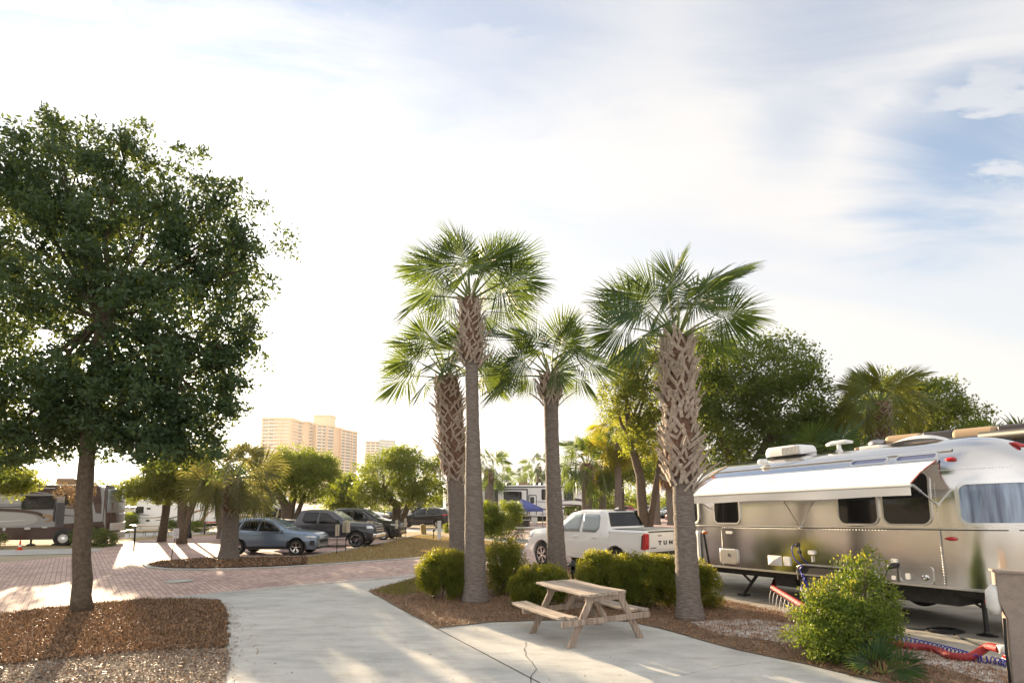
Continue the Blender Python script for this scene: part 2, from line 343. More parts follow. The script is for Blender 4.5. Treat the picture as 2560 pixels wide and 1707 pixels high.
# island
isl = [(767, 1411), (1043, 1393), (1120, 1388), (1310, 1373), (1310, 1363), (1200, 1350), (1049, 1338), (1025, 1343), (971, 1355), (922, 1365), (866, 1377), (806, 1386), (769, 1394)]
sheet('lawn', [G(*p) for p in isl], 0.02, M_dry)
isl2 = [(367, 1413), (395, 1418), (470, 1421), (561, 1420), (680, 1416), (767, 1411), (769, 1394), (640, 1395), (500, 1397), (400, 1404)]
ib = sheet('island_bed', wob([G(*p) for p in isl2], .05, .3, 3), 0.028, M_mulch)
strip('kerb', [(362, 1412), (372, 1419), (421, 1424), (500, 1425), (561, 1424), (680, 1420), (767, 1415), (900, 1406), (1043, 1396), (1120, 1391), (1310, 1376)], .16, 0.0, .05, M_curb)
strip('kerb', [(769, 1391), (806, 1384), (866, 1375), (922, 1363), (971, 1353), (1025, 1341), (1049, 1336.5)], .14, 0.0, .035, M_curb)
# driveway and patio concrete
sheet('driveway', [G(-1200, 1640), G(0, 1537), G(449, 1494.5), G(748, 1466.5), G(1043, 1441), G(1300, 1420), (12, 11), (9, -6), (-12, -6)], 0.008, M_conc)
strip('gutter', [(380, 1499), (449, 1493), (600, 1477.5), (748, 1463), (900, 1449.5), (1043, 1437), (1200, 1424)], .26, 0.0, .014, M_curb)
# trailer pad
sheet('trailer_pad', [G(1500, 1460), G(1804, 1497), G(1929, 1524), G(2200, 1588), G(2560, 1696), (9.5, 2), (22, 2), (22, 12), (9, 20), G(1500, 1395)], 0.012, M_pad)
# planting bed on the right
bedR = [(919, 1478), (1043, 1443), (1210, 1425), (1500, 1420), (1650, 1440), (1804, 1499), (1929, 1526), (2200, 1590), (2620, 1714), (2620, 1860), (2420, 1800), (2200, 1707), (2010, 1661), (1840, 1626), (1646, 1571), (1569, 1554.5), (1420, 1550), (1231.7, 1555.6), (1090.7, 1571)]
BEDR = wob([G(*p) for p in bedR], .018, .3, 5)
sheet('planting_bed', BEDR, 0.02, M_soil)
sandR = [(1730, 1556), (1850, 1548), (1990, 1560), (2080, 1590), (1960, 1610), (1800, 1590)]
sheet('sand_patch', wob([G(*p) for p in sandR], .1, .22, 8), 0.026, M_sand)
sandR2 = [(2230, 1596), (2400, 1650), (2620, 1716), (2620, 1752), (2440, 1700), (2280, 1650)]
sheet('sand_patch', wob([G(*p) for p in sandR2], .06, .2, 9), 0.026, M_sand)
grassR = [(935, 1479), (1043, 1447), (1075, 1452), (1060, 1482), (990, 1492)]
# bed on the left with chips and gravel
bedL = [(-500, 1583), (0, 1538), (120, 1523), (240, 1512), (355, 1501), (450, 1499), (548, 1503), (566, 1520), (570, 1560), (566, 1620), (575, 1660), (560, 1720), (540, 1800), (-900, 1800)]
BEDL = wob([G(*p) for p in bedL], .02, .2, 11)
sheet('gravel_bed', BEDL, 0.02, M_gravel)
mulL = [(-500, 1583), (0, 1538), (120, 1523), (240, 1512), (355, 1501), (450, 1499), (548, 1503), (566, 1520), (570, 1560), (564, 1622), (420, 1630), (240, 1642), (0, 1668), (-500, 1730)]
MULL = wob([G(*p) for p in mulL], .05, .2, 12)
sheet('mulch_bed', MULL, 0.03, M_mulch)
def inpoly(P, x, y):
    P = np.array([(p[0], p[1]) for p in P]); x = np.asarray(x); y = np.asarray(y); ins = np.zeros(len(x), bool); j = len(P) - 1
    for i in range(len(P)):
        xi, yi = P[i]; xj, yj = P[j]
        c = ((yi > y) != (yj > y)) & (x < (xj - xi) * (y - yi) / (yj - yi + 1e-12) + xi); ins ^= c; j = i
    return ins
def chips(name, poly, n, l, wd, z, m, label, seed, cat=None, tilt=.5, spill=0.0, maxy=40, hump=0.0):
    r = np.random.default_rng(seed); P = np.array([(p[0], p[1]) for p in poly]); lo = P.min(0); hi = P.max(0); hi[1] = min(hi[1], maxy); lo = np.maximum(lo, (-14, 3))
    x = r.uniform(lo[0], hi[0], n * 4); y = r.uniform(lo[1], hi[1], n * 4); ok = inpoly(poly, x, y); x = x[ok][:n]; y = y[ok][:n]; k = len(x)
    if spill: x = x + r.normal(0, spill, k) * (r.random(k) < .25)
    L = r.uniform(*l, k); W = r.uniform(*wd, k); a = r.uniform(0, 2 * pi, k); ti = r.normal(0, tilt, k); ro = r.normal(0, tilt, k); zz = z + r.uniform(.002, .018, k) + hump * r.random(k)
    u = np.stack([np.cos(a) * np.cos(ti), np.sin(a) * np.cos(ti), np.sin(ti)], 1) * (L / 2)[:, None]
    v = np.stack([-np.sin(a) * np.cos(ro), np.cos(a) * np.cos(ro), np.sin(ro)], 1) * (W / 2)[:, None]
    c = np.stack([x, y, zz + np.abs(u[:, 2]) * .6], 1)
    V = np.stack([c - u - v * .7, c + u * .9 - v, c + u + v * .6, c - u * .9 + v], 1)
    o = np_mesh(name, V, np.arange(k * 4).reshape(-1, 4), m); tag(o, label, cat, None, 'stuff'); return o
M_chip = leafmat('chip_bark', (.035, .02, .013), (.42, .245, .13), (.4, .22, .1), .10, .5)
M_straw = leafmat('chip_straw', (.10, .05, .03), (.44, .26, .155), (.5, .25, .1), .12, .6)
M_pebble = leafmat('chip_pebble', (.10, .065, .045), (.52, .43, .34), (.1, .1, .1), .0, .8)
M_blade = leafmat('blade_dry', (.22, .15, .06), (.48, .36, .18), (.5, .38, .15), .3, .8)
chips('bark_chips', MULL, 60000, (.02, .085), (.006, .022), .03, M_chip, 'loose brown bark mulch chips around the oak trunk', 21, 'mulch', spill=.05, tilt=.75)
GRL = [p for p in BEDL]
chips('gravel_chips', GRL, 30000, (.01, .04), (.008, .025), .02, M_pebble, 'pale crushed shell and bark gravel below the oak mulch', 22, 'gravel', maxy=9.6, spill=.06)
chips('leaf_litter', BEDR, 60000, (.02, .09), (.004, .014), .022, M_straw, 'reddish pine straw and fallen leaves in the palm bed', 23, 'leaf litter', spill=.03, tilt=.7)
chips('island_mulch', [G(*p) for p in isl2], 9000, (.05, .12), (.02, .04), .03, M_chip, 'dark mulch on the island around the shaggy palm', 24, 'mulch')
chips('dry_turf', [G(*p) for p in isl], 26000, (.04, .10), (.015, .03), .022, M_blade, 'tan dormant turf on the island lawn', 25, 'grass', tilt=.8)
grp = [G(*p) for p in grassR]
M_bladeg = leafmat('blade_green', (.08, .11, .02), (.24, .24, .05), (.4, .4, .05), .4, .7)
chips('weedy_grass', grp, 2500, (.04, .10), (.006, .014), .022, M_bladeg, 'sparse green grass at the bed corner beside the driveway', 26, 'grass', tilt=.9)
# joints and cracks in the concrete
def groove(name, px, wd, z, jag=0, seed=0, m=None):
    r = random.Random(seed); P = [G(*p).xy for p in px]; out = []
    for i in range(len(P) - 1):
        k = max(1, int((P[i + 1] - P[i]).length / .12)) if jag else 1
        for j in range(k):
            p = P[i].lerp(P[i + 1], j / k); out.append(p + Vector((r.uniform(-jag, jag), r.uniform(-jag, jag))))
    out.append(P[-1]); mb = MB(); rows = []
    for i, p in enumerate(out):
        d = (out[min(i + 1, len(out) - 1)] - out[max(0, i - 1)]).normalized(); nn = Vector((-d.y, d.x)) * wd * (r.uniform(.4, 1) if jag else 1) / 2
        rows.append([(p.x + nn.x, p.y + nn.y, z), (p.x - nn.x, p.y - nn.y, z)])
    mb.grid(rows); o = mb.build(name, m or M_joint, fixn=False); tag(o, kind='structure'); return o
M_joint = mat('joint', (.10, .085, .07), .9)
groove('concrete_joint', [(1090.7, 1571), (1342, 1704), (1480, 1780)], .022, .0125)
groove('concrete_joint', [(1043, 1447), (919, 1478)], .012, .0125)
groove('concrete_crack', [(1181, 1563), (1192, 1578), (1250, 1590), (1296, 1600)], .006, .0125, .015, 2)
groove('concrete_crack', [(1316, 1606), (1311, 1638), (1328, 1655), (1340, 1672), (1324, 1698), (1332, 1740)], .016, .0125, .02, 3)
groove('concrete_crack', [(906, 1654), (1020, 1647), (1090, 1645), (1200, 1637), (1316, 1628)], .005, .0125, .012, 4)
groove('concrete_crack', [(1700, 1690), (1800, 1668), (1905, 1657)], .007, .0125, .012, 5)
groove('concrete_crack', [(2126, 1565), (2240, 1585), (2350, 1616)], .014, .0165, .01, 6)
# debris spilled on the driveway
spill = [G(*p) for p in ((560, 1510), (640, 1530), (650, 1600), (640, 1690), (570, 1720))]
chips('spilled_mulch', [G(*p) for p in ((556, 1502), (584, 1515), (600, 1560), (590, 1640), (596, 1720), (556, 1720))], 900, (.015, .07), (.005, .018), .01, M_chip, 'bark chips strewn thickly along the driveway edge beside the bed', 33, 'mulch', tilt=.15)
chips('spilled_mulch', spill, 200, (.02, .09), (.006, .02), .01, M_chip, 'scattered bark chips spilled onto the driveway edge', 27, 'mulch', tilt=.15)
chips('driveway_specks', [G(*p) for p in ((560, 1520), (1000, 1500), (1300, 1600), (1900, 1707), (560, 1707))], 90, (.015, .06), (.006, .02), .01, M_chip, 'small dark leaf scraps lying on the concrete driveway', 28, 'leaf litter', tilt=.15)
# utility cover in the road
mb = MB(); c = G(448, 1453); mb.lathe([(.0, 0), (.34, 0), (.36, .02), (.30, .022), (.29, .012), (0, .013)], (c.x, c.y, .004), 28)
tag(mb.build('manhole_cover', M_curb, smooth=False), 'round pale utility cover set in the brick road near the oak', 'utility cover')

chips('bark_in_gravel', BEDL, 9000, (.02, .07), (.006, .02), .024, M_chip, 'brown bark flakes mixed into the pale shell gravel', 31, 'mulch', maxy=9.6, tilt=.5)
rng = random.Random(8)
for k, (x, y) in enumerate(((250, 1575), (365, 1605), (122, 1605), (470, 1560), (80, 1570), (520, 1600))):
    c = G(x, y); mb = MB(); mb.box((c.x, c.y, .05), (.16 * rng.uniform(.6, 1.3), .05, .02), rng.uniform(0, 3)); tag(mb.build('bark_piece', M_mulch, bevel=.006), 'large dark bark piece lying on the oak mulch, ' + ['in the middle', 'towards the gravel', 'left of the trunk shadow', 'near the driveway', 'at the far left', 'at the right corner'][k], 'bark', 'large bark pieces on the mulch')
# ------------------------------------------------------------------ trees and plants
def leaves(name, centers, spread, n_per, size, m, parent, seed, up=.3, flat=.75, aspect=.42, cluster=True):
    """many small folded leaves round the clump centres"""
    r = np.random.default_rng(seed); C = np.asarray(centers, float); k = len(C); N = k * n_per
    c = np.repeat(C, n_per, 0); d = r.normal(size=(N, 3)); d /= np.linalg.norm(d, axis=1)[:, None]; rad = r.random(N) ** .55
    sp = np.repeat(np.asarray(spread if np.ndim(spread) else np.full(k, spread)), n_per)
    p = c + d * (rad * sp)[:, None] * np.array([1, 1, flat])
    a = r.normal(size=(N, 3)) + d * .9; a[:, 2] += up; a /= np.linalg.norm(a, axis=1)[:, None]
    b = np.cross(a, r.normal(size=(N, 3))); b /= np.linalg.norm(b, axis=1)[:, None] + 1e-9
    L = size * r.uniform(.6, 1.25, N)[:, None]
    u = a * L * .5; v = b * L * aspect * .5
    V = np.stack([p - u, p + v - u * .1, p + u, p - v - u * .1], 1)
    return np_mesh(name, V, np.arange(N * 4).reshape(-1, 4), m, parent)
def blob_points(blobs, n, seed, shell=.55, cut=None):
    r = np.random.default_rng(seed); B = np.array(blobs, float); wt = (B[:, 3] * B[:, 4] + B[:, 4] * B[:, 5] + B[:, 3] * B[:, 5]); wt /= wt.sum()
    i = r.choice(len(B), n, p=wt); d = r.normal(size=(n, 3)); d /= np.linalg.norm(d, axis=1)[:, None]; rr = (shell + (1 - shell) * r.random(n) ** .7)
    p = B[i, :3] + d * B[i, 3:6] * rr[:, None]
    return p
def limb(mb, a, b, r0, r1, rng, sag=.12, n=5):
    a = Vector(a); b = Vector(b); L = (b - a).length; P = []
    for i in range(n + 1):
        t = i / n; p = a.lerp(b, t); k = sin(pi * t) * L * sag
        P.append(p + Vector((rng.uniform(-.5, .5), rng.uniform(-.5, .5), rng.uniform(.1, .8))) * k * .8)
    P[0] = a; mb.tube(P, [r0 + (r1 - r0) * (i / n) ** .8 for i in range(n + 1)], 7); return P
def tree(name, base, trunks, blobs, label, cat='tree', group=None, n_cl=500, n_per=40, size=.1, spread=.35, m=None, seed=1, rb=.16, fork=None, twig=3, mbark=None, flat=.75, extra=None, shell=.5, up=.3):
    """base: ground point; trunks: list of polylines [(dx,dy,z,r)...] relative to base; blobs relative to base"""
    rng = random.Random(seed); root = empty(name, base, 0, label, cat, group)
    mb = MB(); tips = []
    for tr in trunks:
        P = [Vector(q[:3]) for q in tr]; R = [q[3] for q in tr]
        PP, RR = [], []
        for i in range(len(P) - 1):
            for j in range(3):
                t = j / 3; PP.append(P[i].lerp(P[i + 1], t) + Vector((rng.uniform(-1, 1), rng.uniform(-1, 1), 0)) * R[i] * .08); RR.append((R[i] * (1 - t) + R[i + 1] * t) * rng.uniform(.96, 1.04))
        PP.append(P[-1]); RR.append(R[-1]); PP[0] = P[0]; RR[0] = R[0] * 1.18
        mb.tube(PP, RR, 14); tips.append((P[-1], R[-1]))
    for i, bl in enumerate(blobs):
        c = Vector(bl[:3]); tp, tr_ = min(tips, key=lambda q: (q[0] - c).length)
        Q = limb(mb, tp - Vector((0, 0, tr_)), c, tr_ * .7, tr_ * .28, rng)
        for k in range(twig):
            d = Vector((rng.gauss(0, 1), rng.gauss(0, 1), rng.gauss(0, .8))).normalized(); e = c + Vector((d.x * bl[3], d.y * bl[4], d.z * bl[5])) * .8
            limb(mb, Q[rng.choice((2, 3, 4, 5))], e, tr_ * .28, tr_ * .06, rng)
    mb.build('trunk', mbark or M_bark, root, smooth=True, fixn=False)
    pts = blob_points(blobs, n_cl, seed, shell)
    if extra is not None: pts = np.vstack([pts, np.array(extra, float)])
    r = np.random.default_rng(seed + 5); pts = pts + r.normal(size=pts.shape) * .08
    leaves('crown', pts, r.uniform(.6, 1.3, len(pts)) * spread, n_per, size, m or M_leaf_mid, root, seed + 9, flat=flat, up=up)
    return root
def pxblobs(base, Y, L):
    """blobs given as photo x, y, half width and half height in photo pixels, depth offset and depth radius in metres"""
    s = Y / FPX; out = []
    for (x, y, rx, ry, dy, ry_) in L:
        p = AT(x, y, Y + dy) - Vector(base); out.append((p.x, p.y, p.z, rx * s, ry_, ry * s))
    return out
# ---- big oak on the left
ob = G(205, 1532); Yo = ob.y
blobs = pxblobs(ob, Yo, [(200, 860, 250, 190, 0, 2.6), (330, 640, 200, 150, .2, 2.2), (60, 620, 210, 180, 0, 2.4), (180, 480, 170, 110, 0, 1.9), (20, 450, 120, 90, .2, 1.6), (-180, 700, 220, 300, .3, 2.2),
    (520, 600, 110, 120, .3, 1.6), (480, 780, 150, 150, 0, 1.9), (470, 960, 125, 120, .1, 1.7), (300, 1010, 170, 95, 0, 1.7), (90, 1010, 140, 90, .1, 1.7), (590, 680, 60, 70, .2, .9), (560, 870, 62, 60, 0, .9), (610, 590, 40, 22, 0, .4), (150, 350, 60, 55, 0, .7), (310, 400, 90, 60, 0, 1.0), (560, 490, 50, 42, .2, .7),
    (450, 1080, 70, 60, .2, .8), (30, 1120, 60, 60, 0, .8), (530, 1010, 50, 60, 0, .6), (420, 1120, 70, 40, 0, .9), (120, 1090, 70, 36, 0, .9), (330, 1090, 60, 40, 0, .9), (420, 500, 40, 40, 0, .5), (-60, 1060, 130, 80, 0, 1.2)])
sprigs = [AT(x, y, Yo) - ob for x, y in ((125, 300), (135, 318), (150, 330), (345, 322), (330, 335), (365, 318), (455, 398), (480, 388), (500, 402), (440, 420), (655, 520), (668, 528), (690, 600), (715, 612), (720, 632), (675, 700), (665, 740), (632, 905), (600, 960), (610, 560), (245, 352), (640, 640), (650, 800), (160, 310), (475, 455), (500, 450), (590, 470))]
# hanging lower sprays
sp2 = []
rr = random.Random(5)
for k in range(70):
    x = rr.uniform(-20, 560); y = 1085 + rr.uniform(-30, 75) * (0.6 + .4 * abs(x - 215) / 300); sp2.append(AT(x, y, Yo + rr.uniform(-1.2, 1.2)) - ob)
s_ = Yo / FPX
tree('oak_tree', ob, [[(0, 0, 0, .18), (-.08, 0, 1.0, .162), (-.15, 0, 2.2, .148), (-.15, 0, 3.2, .14), (-.15, .05, 4.6, .12), (-.1, 0, 6.2, .08)]], blobs, 'large dark oak in the left mulch bed with a bare straight trunk', n_cl=2500, n_per=52, size=.12, spread=.33, m=M_leaf_oak, seed=4, twig=4, extra=sprigs + sp2, shell=.42)

# ---- fan palms
def fan_frond(mb, c, az, el, lp, Lb, rng, ns=40, droop=.5, span=3.7, w0=.02):
    """petiole from c, curved by gravity, then a folded fan of pointed segments"""
    d = Vector((cos(az) * cos(el), sin(az) * cos(el), sin(el))); P = [Vector(c)]; dd = d.copy(); n = 7
    for i in range(n):
        dd = (dd + Vector((0, 0, -1)) * droop * .09 * (.4 + cos(el))).normalized(); P.append(P[-1] + dd * lp / n)
    side = dd.cross(Vector((0, 0, 1)))
    if side.length < .05: side = Vector((-sin(az), cos(az), 0))
    side.normalize(); tw = rng.choice((-1, 1)) * rng.uniform(.35, 1.55); side = Quaternion(dd, tw) @ side; nrm = side.cross(dd).normalized()
    mb.mi = 1; mb.tube(P, [w0 * (1.5 - i / n) for i in range(n + 1)], 5, cap=False); mb.mi = 0
    # costa continues into the blade
    K = [P[-1]]; kd = dd.copy()
    for i in range(6):
        kd = (kd + (-nrm * .10 + Vector((0, 0, -1)) * .06)).normalized(); K.append(K[-1] + kd * Lb * .07)
    for j in range(ns):
        f = j / (ns - 1) * 2 - 1; al = f * span * .5 * (1 + .06 * rng.uniform(-1, 1)) ; u = 1 - abs(f)
        ki = min(5.0, u * 5.2); k0 = int(ki); k1 = min(6, k0 + 1); p0 = K[k0].lerp(K[k1], ki - k0); kdir = (K[k1] - K[k0]).normalized() if k1 > k0 else kd
        # outer segments fold back toward the petiole
        dirv = (kdir * cos(al) + side * sin(al)).normalized(); sgn = -1 if f < 0 else 1
        dirv = (dirv - nrm * abs(sin(al * .5)) * .25).normalized()
        L = Lb * (.72 + .28 * cos(al * .8)) * rng.uniform(.9, 1.08)
        tang = (nrm.cross(dirv)).normalized(); dang = span / ns
        rows = []
        for q, t in enumerate((.03, .28, .52, .70, .86, 1.0)):
            sagv = Vector((0, 0, -1)) * L * (t ** 2.6) * (.11 + .16 * rng.random() * (q == 5)) * droop
            p = p0 + dirv * (L * t) + sagv
            wd = (L * t * dang * .54) if t < .5 else (L * .5 * dang * .54) * max(.05, (1 - t) / .5) ** .8
            lift = nrm * wd * .55
            rows.append([p - tang * wd - lift, p + lift * .6, p + tang * wd - lift])
        mb.grid(rows)
def boots(mb, cpts, z0, z1, r_in, r_out, n, rng, L=.26, wd=.05, spread=.45):
    """criss-cross split leaf bases spiralling up the trunk; cpts(z) -> centre"""
    ga = 2.39996; k = 0
    for i in range(n):
        t = i / n; z = z0 + (z1 - z0) * t; a = i * ga + rng.uniform(-.35, .35); c = cpts(z); ri = r_in(z); ro = r_out(z)
        e = Vector((cos(a), sin(a), 0)); s = Vector((-sin(a), cos(a), 0)); l = L * rng.uniform(.6, 1.35)
        low = max(0, 1 - i / max(6, n * .07)); l *= 1 + .35 * low; lean = (ro - ri) * rng.uniform(.5, 1.9) * (1 + 1.1 * low); tw = rng.uniform(-.45, .45)
        top = c + e * (ri + lean) + Vector((0, 0, l * .62)) + s * tw * l; mid = c + e * (ri + lean * .45) + Vector((0, 0, l * .18)) + s * tw * l * .4
        w_ = wd * rng.uniform(.7, 1.25); spread = rng.uniform(.2, .5)
        for sg in (-1, 1):
            foot = c + (e * cos(spread * sg * 1.0) + s * sin(spread * sg)) * (ri * 1.02) + Vector((0, 0, -l * .42))
            mb.beam(foot, mid, w_ * .8, w_ * .42, up=e)
        q = mid.lerp(top, .55); mb.beam(mid - Vector((0, 0, .015)), q, w_ * 1.05, w_ * .5, up=e); mb.beam(q, top + e * rng.uniform(-.02, .05), w_ * .6, w_ * .34, up=e)
M_boot = mat('leaf_base', (.30, .235, .18), .85, bump=.7, bscale=45, vscale=16, col2=(.52, .44, .37))
M_bootdark = mat('leaf_base_fibre', (.09, .05, .035), .95, bump=1, bscale=60, vscale=20, col2=(.26, .15, .10))
def palm_bark(name, c1, c2):
    m = bpy.data.materials.new(name); m.use_nodes = True; n = m.node_tree; b = n.nodes['Principled BSDF']; L = n.links.new; t = n.nodes.new('ShaderNodeTexCoord')
    def nz(s, sc, d=5):
        mp = n.nodes.new('ShaderNodeMapping'); mp.inputs['Scale'].default_value = sc; L(t.outputs['Object'], mp.inputs[0]); x = n.nodes.new('ShaderNodeTexNoise'); x.inputs['Scale'].default_value = s; x.inputs['Detail'].default_value = d; L(mp.outputs[0], x.inputs['Vector']); return x.outputs[0]
    a = nz(9, (1, 1, 5)); r = n.nodes.new('ShaderNodeValToRGB'); r.color_ramp.elements[0].position = .3; r.color_ramp.elements[1].position = .72; r.color_ramp.elements[0].color = (*c1, 1); r.color_ramp.elements[1].color = (*c2, 1); L(a, r.inputs[0])
    v = nz(22, (1, 1, .8)); r2 = n.nodes.new('ShaderNodeValToRGB'); r2.color_ramp.elements[0].position = .64; r2.color_ramp.elements[1].position = .80; r2.color_ramp.elements[0].color = (0, 0, 0, 1); L(v, r2.inputs[0])
    x = n.nodes.new('ShaderNodeMix'); x.data_type = 'RGBA'; L(r2.outputs[0], x.inputs[0]); L(r.outputs[0], x.inputs[6]); x.inputs[7].default_value = (.42, .39, .36, 1); L(x.outputs[2], b.inputs['Base Color']); b.inputs['Roughness'].default_value = .92
    bp = n.nodes.new('ShaderNodeBump'); bp.inputs['Strength'].default_value = .9; bp.inputs['Distance'].default_value = .02; L(nz(7, (1, 1, 7)), bp.inputs['Height']); L(bp.outputs[0], b.inputs['Normal']); return m
M_palmbark = palm_bark('palm_bark', (.115, .09, .075), (.235, .20, .175))
M_petiole = mat('petiole', (.16, .2, .05), .5, var=.2)
def palm(name, base, top, r0, r1, label, crown_L=.95, lp=.9, n=24, zb=None, rb=None, nb=90, seed=1, mfr=None, group=None, droop=.5, lean=(0, 0), elmin=-.35, elmax=1.45, ns=40, bootL=.26, bootw=.055, ring=False, azf=None, skirt=0):
    rng = random.Random(seed); root = empty(name, base, 0, label, 'palm tree', group)
    T = Vector(top) - Vector(base); Hh = T.z; mid = Vector((T.x * .5 + lean[0], T.y * .5 + lean[1], Hh * .5))
    def ctr(z):
        t = max(0, min(1, z / Hh)); return (mid * (2 * t * (1 - t)) + T * (t * t)) * 1.0 if False else Vector((2 * t * (1 - t) * mid.x + t * t * T.x, 2 * t * (1 - t) * mid.y + t * t * T.y, z))
    def rad(z):
        t = z / Hh; return (r0 + (r1 - r0) * min(1, t * 1.7)) * (1 + .28 * max(0, 1 - z / .5) ** 2) * (1 + .025 * sin(z * 23 + 2 * sin(z * 7)))
    N = max(24, int(Hh / .09)); mb = MB(); zs = [Hh * i / N for i in range(N + 1)]
    mb.tube([ctr(z) for z in zs], [rad(z) for z in zs], 20); mb.build('trunk', M_palmbark, root, smooth=True, fixn=False)
    if zb:
        z0, z1 = zb
        ri = lambda z: rad(z) * 1.02 + (rb - rad(z)) * .45 * min(1, max(0, (z - z0) / .3)) * (1 - .45 * max(0, (z - z1 + .6) / .6)); ro = lambda z: rb * (1 - .25 * max(0, (z - z1 + .5) / .5)) * (1 + .12 * sin(z * 5 + seed))
        mb = MB(); zz = [z0 + (z1 - z0) * i / 14 for i in range(15)]; mb.mi = 1; mb.tube([ctr(z) for z in zz], [ri(z) * (.98 if 0 < i < 14 else .8) for i, z in enumerate(zz)], 16); mb.mi = 0
        boots(mb, ctr, z0, z1, ri, ro, nb, rng, bootL, bootw)
        mb.build('leaf_bases', [M_boot, M_bootdark], root, fixn=False)
    mb = MB(); c = ctr(Hh)
    for i in range(n):
        t = (i + .5) / n; el = elmax + (elmin - elmax) * t ** .85 + rng.uniform(-.16, .16); az = i * 2.39996 + rng.uniform(-.25, .25)
        if azf: az, el = azf(i, az, el, rng)
        k = 1 - .38 * max(0, (el - .8) / .6)
        fan_frond(mb, c + Vector((cos(az), sin(az), 0)) * r1 * .5 + Vector((0, 0, -.1 + .25 * (1 - t))), az, el, lp * k * rng.uniform(.85, 1.15), crown_L * rng.uniform(.9, 1.1), rng, ns, droop * (1 + .4 * t))
    mf = mfr or M_frond
    mb.build('crown', [mf, M_petiole], root, fixn=False)
    return root
def palm_px(name, bx, by, tx, ty, wpx0, wpx1, label, crown_px, zbpx=None, rbpx=0, Y=None, **k):
    b = G(bx, by) if Y is None else Vector((AT(tx, 1300, Y).x, Y, 0)); Yd = b.y; s = Yd / FPX; t = AT(tx, ty, Yd)
    L = crown_px * s
    zb = None
    if zbpx: zb = (AT(tx, zbpx[0], Yd).z, AT(tx, zbpx[1], Yd).z)
    return palm(name, b, t, wpx0 / 2 * s, wpx1 / 2 * s, label, crown_L=L * .57, lp=L * .52, zb=zb, rb=rbpx / 2 * s if rbpx else None, **k)
GP = 'cabbage palms in the bed beside the patio'
palm_px('cabbage_palm', 1189, 1505, 1176, 745, 58, 33, 'tallest palm in the bed, clean grey trunk below a short shaggy collar', 182, (905, 745), 78, nb=75, seed=3, group=GP, n=21, elmin=.25, droop=.22, ns=52)
palm_px('cabbage_palm', 1149, 1462, 1116, 940, 46, 42, 'leaning palm shaggy with old leaf bases just behind the tallest one', 160, (1195, 940), 84, nb=150, seed=8, group=GP, n=19, lean=(.12, 0), elmin=.15, droop=.26, ns=48)
palm_px('cabbage_palm', 1396, 1475, 1376, 935, 50, 36, 'shorter palm between the clipped hedge and the white pickup', 160, (1000, 935), 78, nb=50, seed=12, group=GP, n=18, lean=(-.06, 0), elmin=.1, droop=.26, ns=48)
palm_px('cabbage_palm', 1725, 1548, 1692, 840, 60, 46, 'stout palm beside the picnic table with a long criss-cross sheath of leaf bases', 212, (1205, 840), 104, nb=175, seed=17, group=GP, n=21, lean=(-.05, 0), elmin=.16, droop=.26, ns=56, bootL=.30, bootw=.074)
# ------------------------------------------------------------------ more palms and trees
def azlow(i, az, el, rng): return az, el
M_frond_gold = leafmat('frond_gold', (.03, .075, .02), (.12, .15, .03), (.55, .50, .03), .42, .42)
# shaggy palm on the island
palm_px('feather_palm', 571, 1399, 585, 1196, 44, 36, 'squat grey-fronded palm with drooping fans on the mulched island', 108, (1285, 1200), 56, nb=60, seed=23, n=34, elmin=-.35, elmax=1.4, droop=.55, ns=30, mfr=M_frond_grey, bootL=.3, bootw=.05)
palm_px('palm_tree', 556, 1345, 552, 1170, 24, 20, 'slim palm hidden behind the shaggy island palm', 70, seed=29, n=16, droop=.8, ns=24, mfr=M_frond_grey, elmin=-.8)
GB = 'palms standing beyond the trailers'
palm_px('palm_tree', 0, 0, 1223, 1172, 26, 22, 'palm rising behind the central fifth-wheel trailer, between the two nearest trunks', 58, (1210, 1172), 30, nb=24, seed=31, n=20, ns=22, Y=52, group=GB, elmin=-.5, droop=.6)
palm_px('palm_tree', 0, 0, 1313, 1192, 12, 10, 'smallest distant palm above the roof of the central trailer', 36, seed=33, n=16, ns=18, Y=80, group=GB, elmin=-.6, droop=.7)
palm_px('palm_tree', 0, 0, 1347, 1166, 14, 12, 'thin distant palm just left of the leaning centre palm trunk', 44, seed=35, n=16, ns=18, Y=75, group=GB, elmin=-.6, droop=.7)
palm_px('palm_tree', 0, 0, 1466, 1160, 26, 24, 'bushy palm over the right end of the central trailer', 88, (1205, 1158), 44, nb=50, seed=37, n=26, ns=26, Y=38, group=GB, elmin=-.5, droop=.6, mfr=M_frond)
palm_px('palm_tree', 0, 0, 1545, 1090, 22, 16, 'tall palm with yellowed skirt left of the stout near palm', 72, seed=39, n=24, ns=26, Y=36, group=GB, elmin=-1.2, droop=.8, mfr=M_frond_warm)
palm_px('palm_tree', 0, 0, 1506, 1150, 20, 16, 'palm with bare trunk behind the white pickup cab', 60, seed=40, n=18, ns=22, Y=40, group=GB, elmin=-.9, droop=.8, mfr=M_frond_warm)
palm_px('palm_tree', 1642, 1311, 1638, 1120, 19, 16, 'bare slender palm trunk standing past the pickup tailgate', 66, seed=41, n=18, ns=24, group=GB, elmin=-.9, droop=.8, mfr=M_frond_warm)
palm_px('palm_tree', 1682, 1312, 1668, 1150, 24, 20, 'palm with ragged leaf bases just left of the stout near palm trunk', 66, (1225, 1150), 34, nb=40, seed=43, n=20, ns=24, group=GB, elmin=-1.2, droop=.9, mfr=M_frond_dead)
palm_px('palm_tree', 0, 0, 2198, 1010, 46, 44, 'golden-lit palm rising behind the silver trailer roof', 108, (1115, 1006), 66, nb=70, seed=45, n=34, ns=34, Y=22, elmin=-.3, droop=.3, mfr=M_frond_gold)
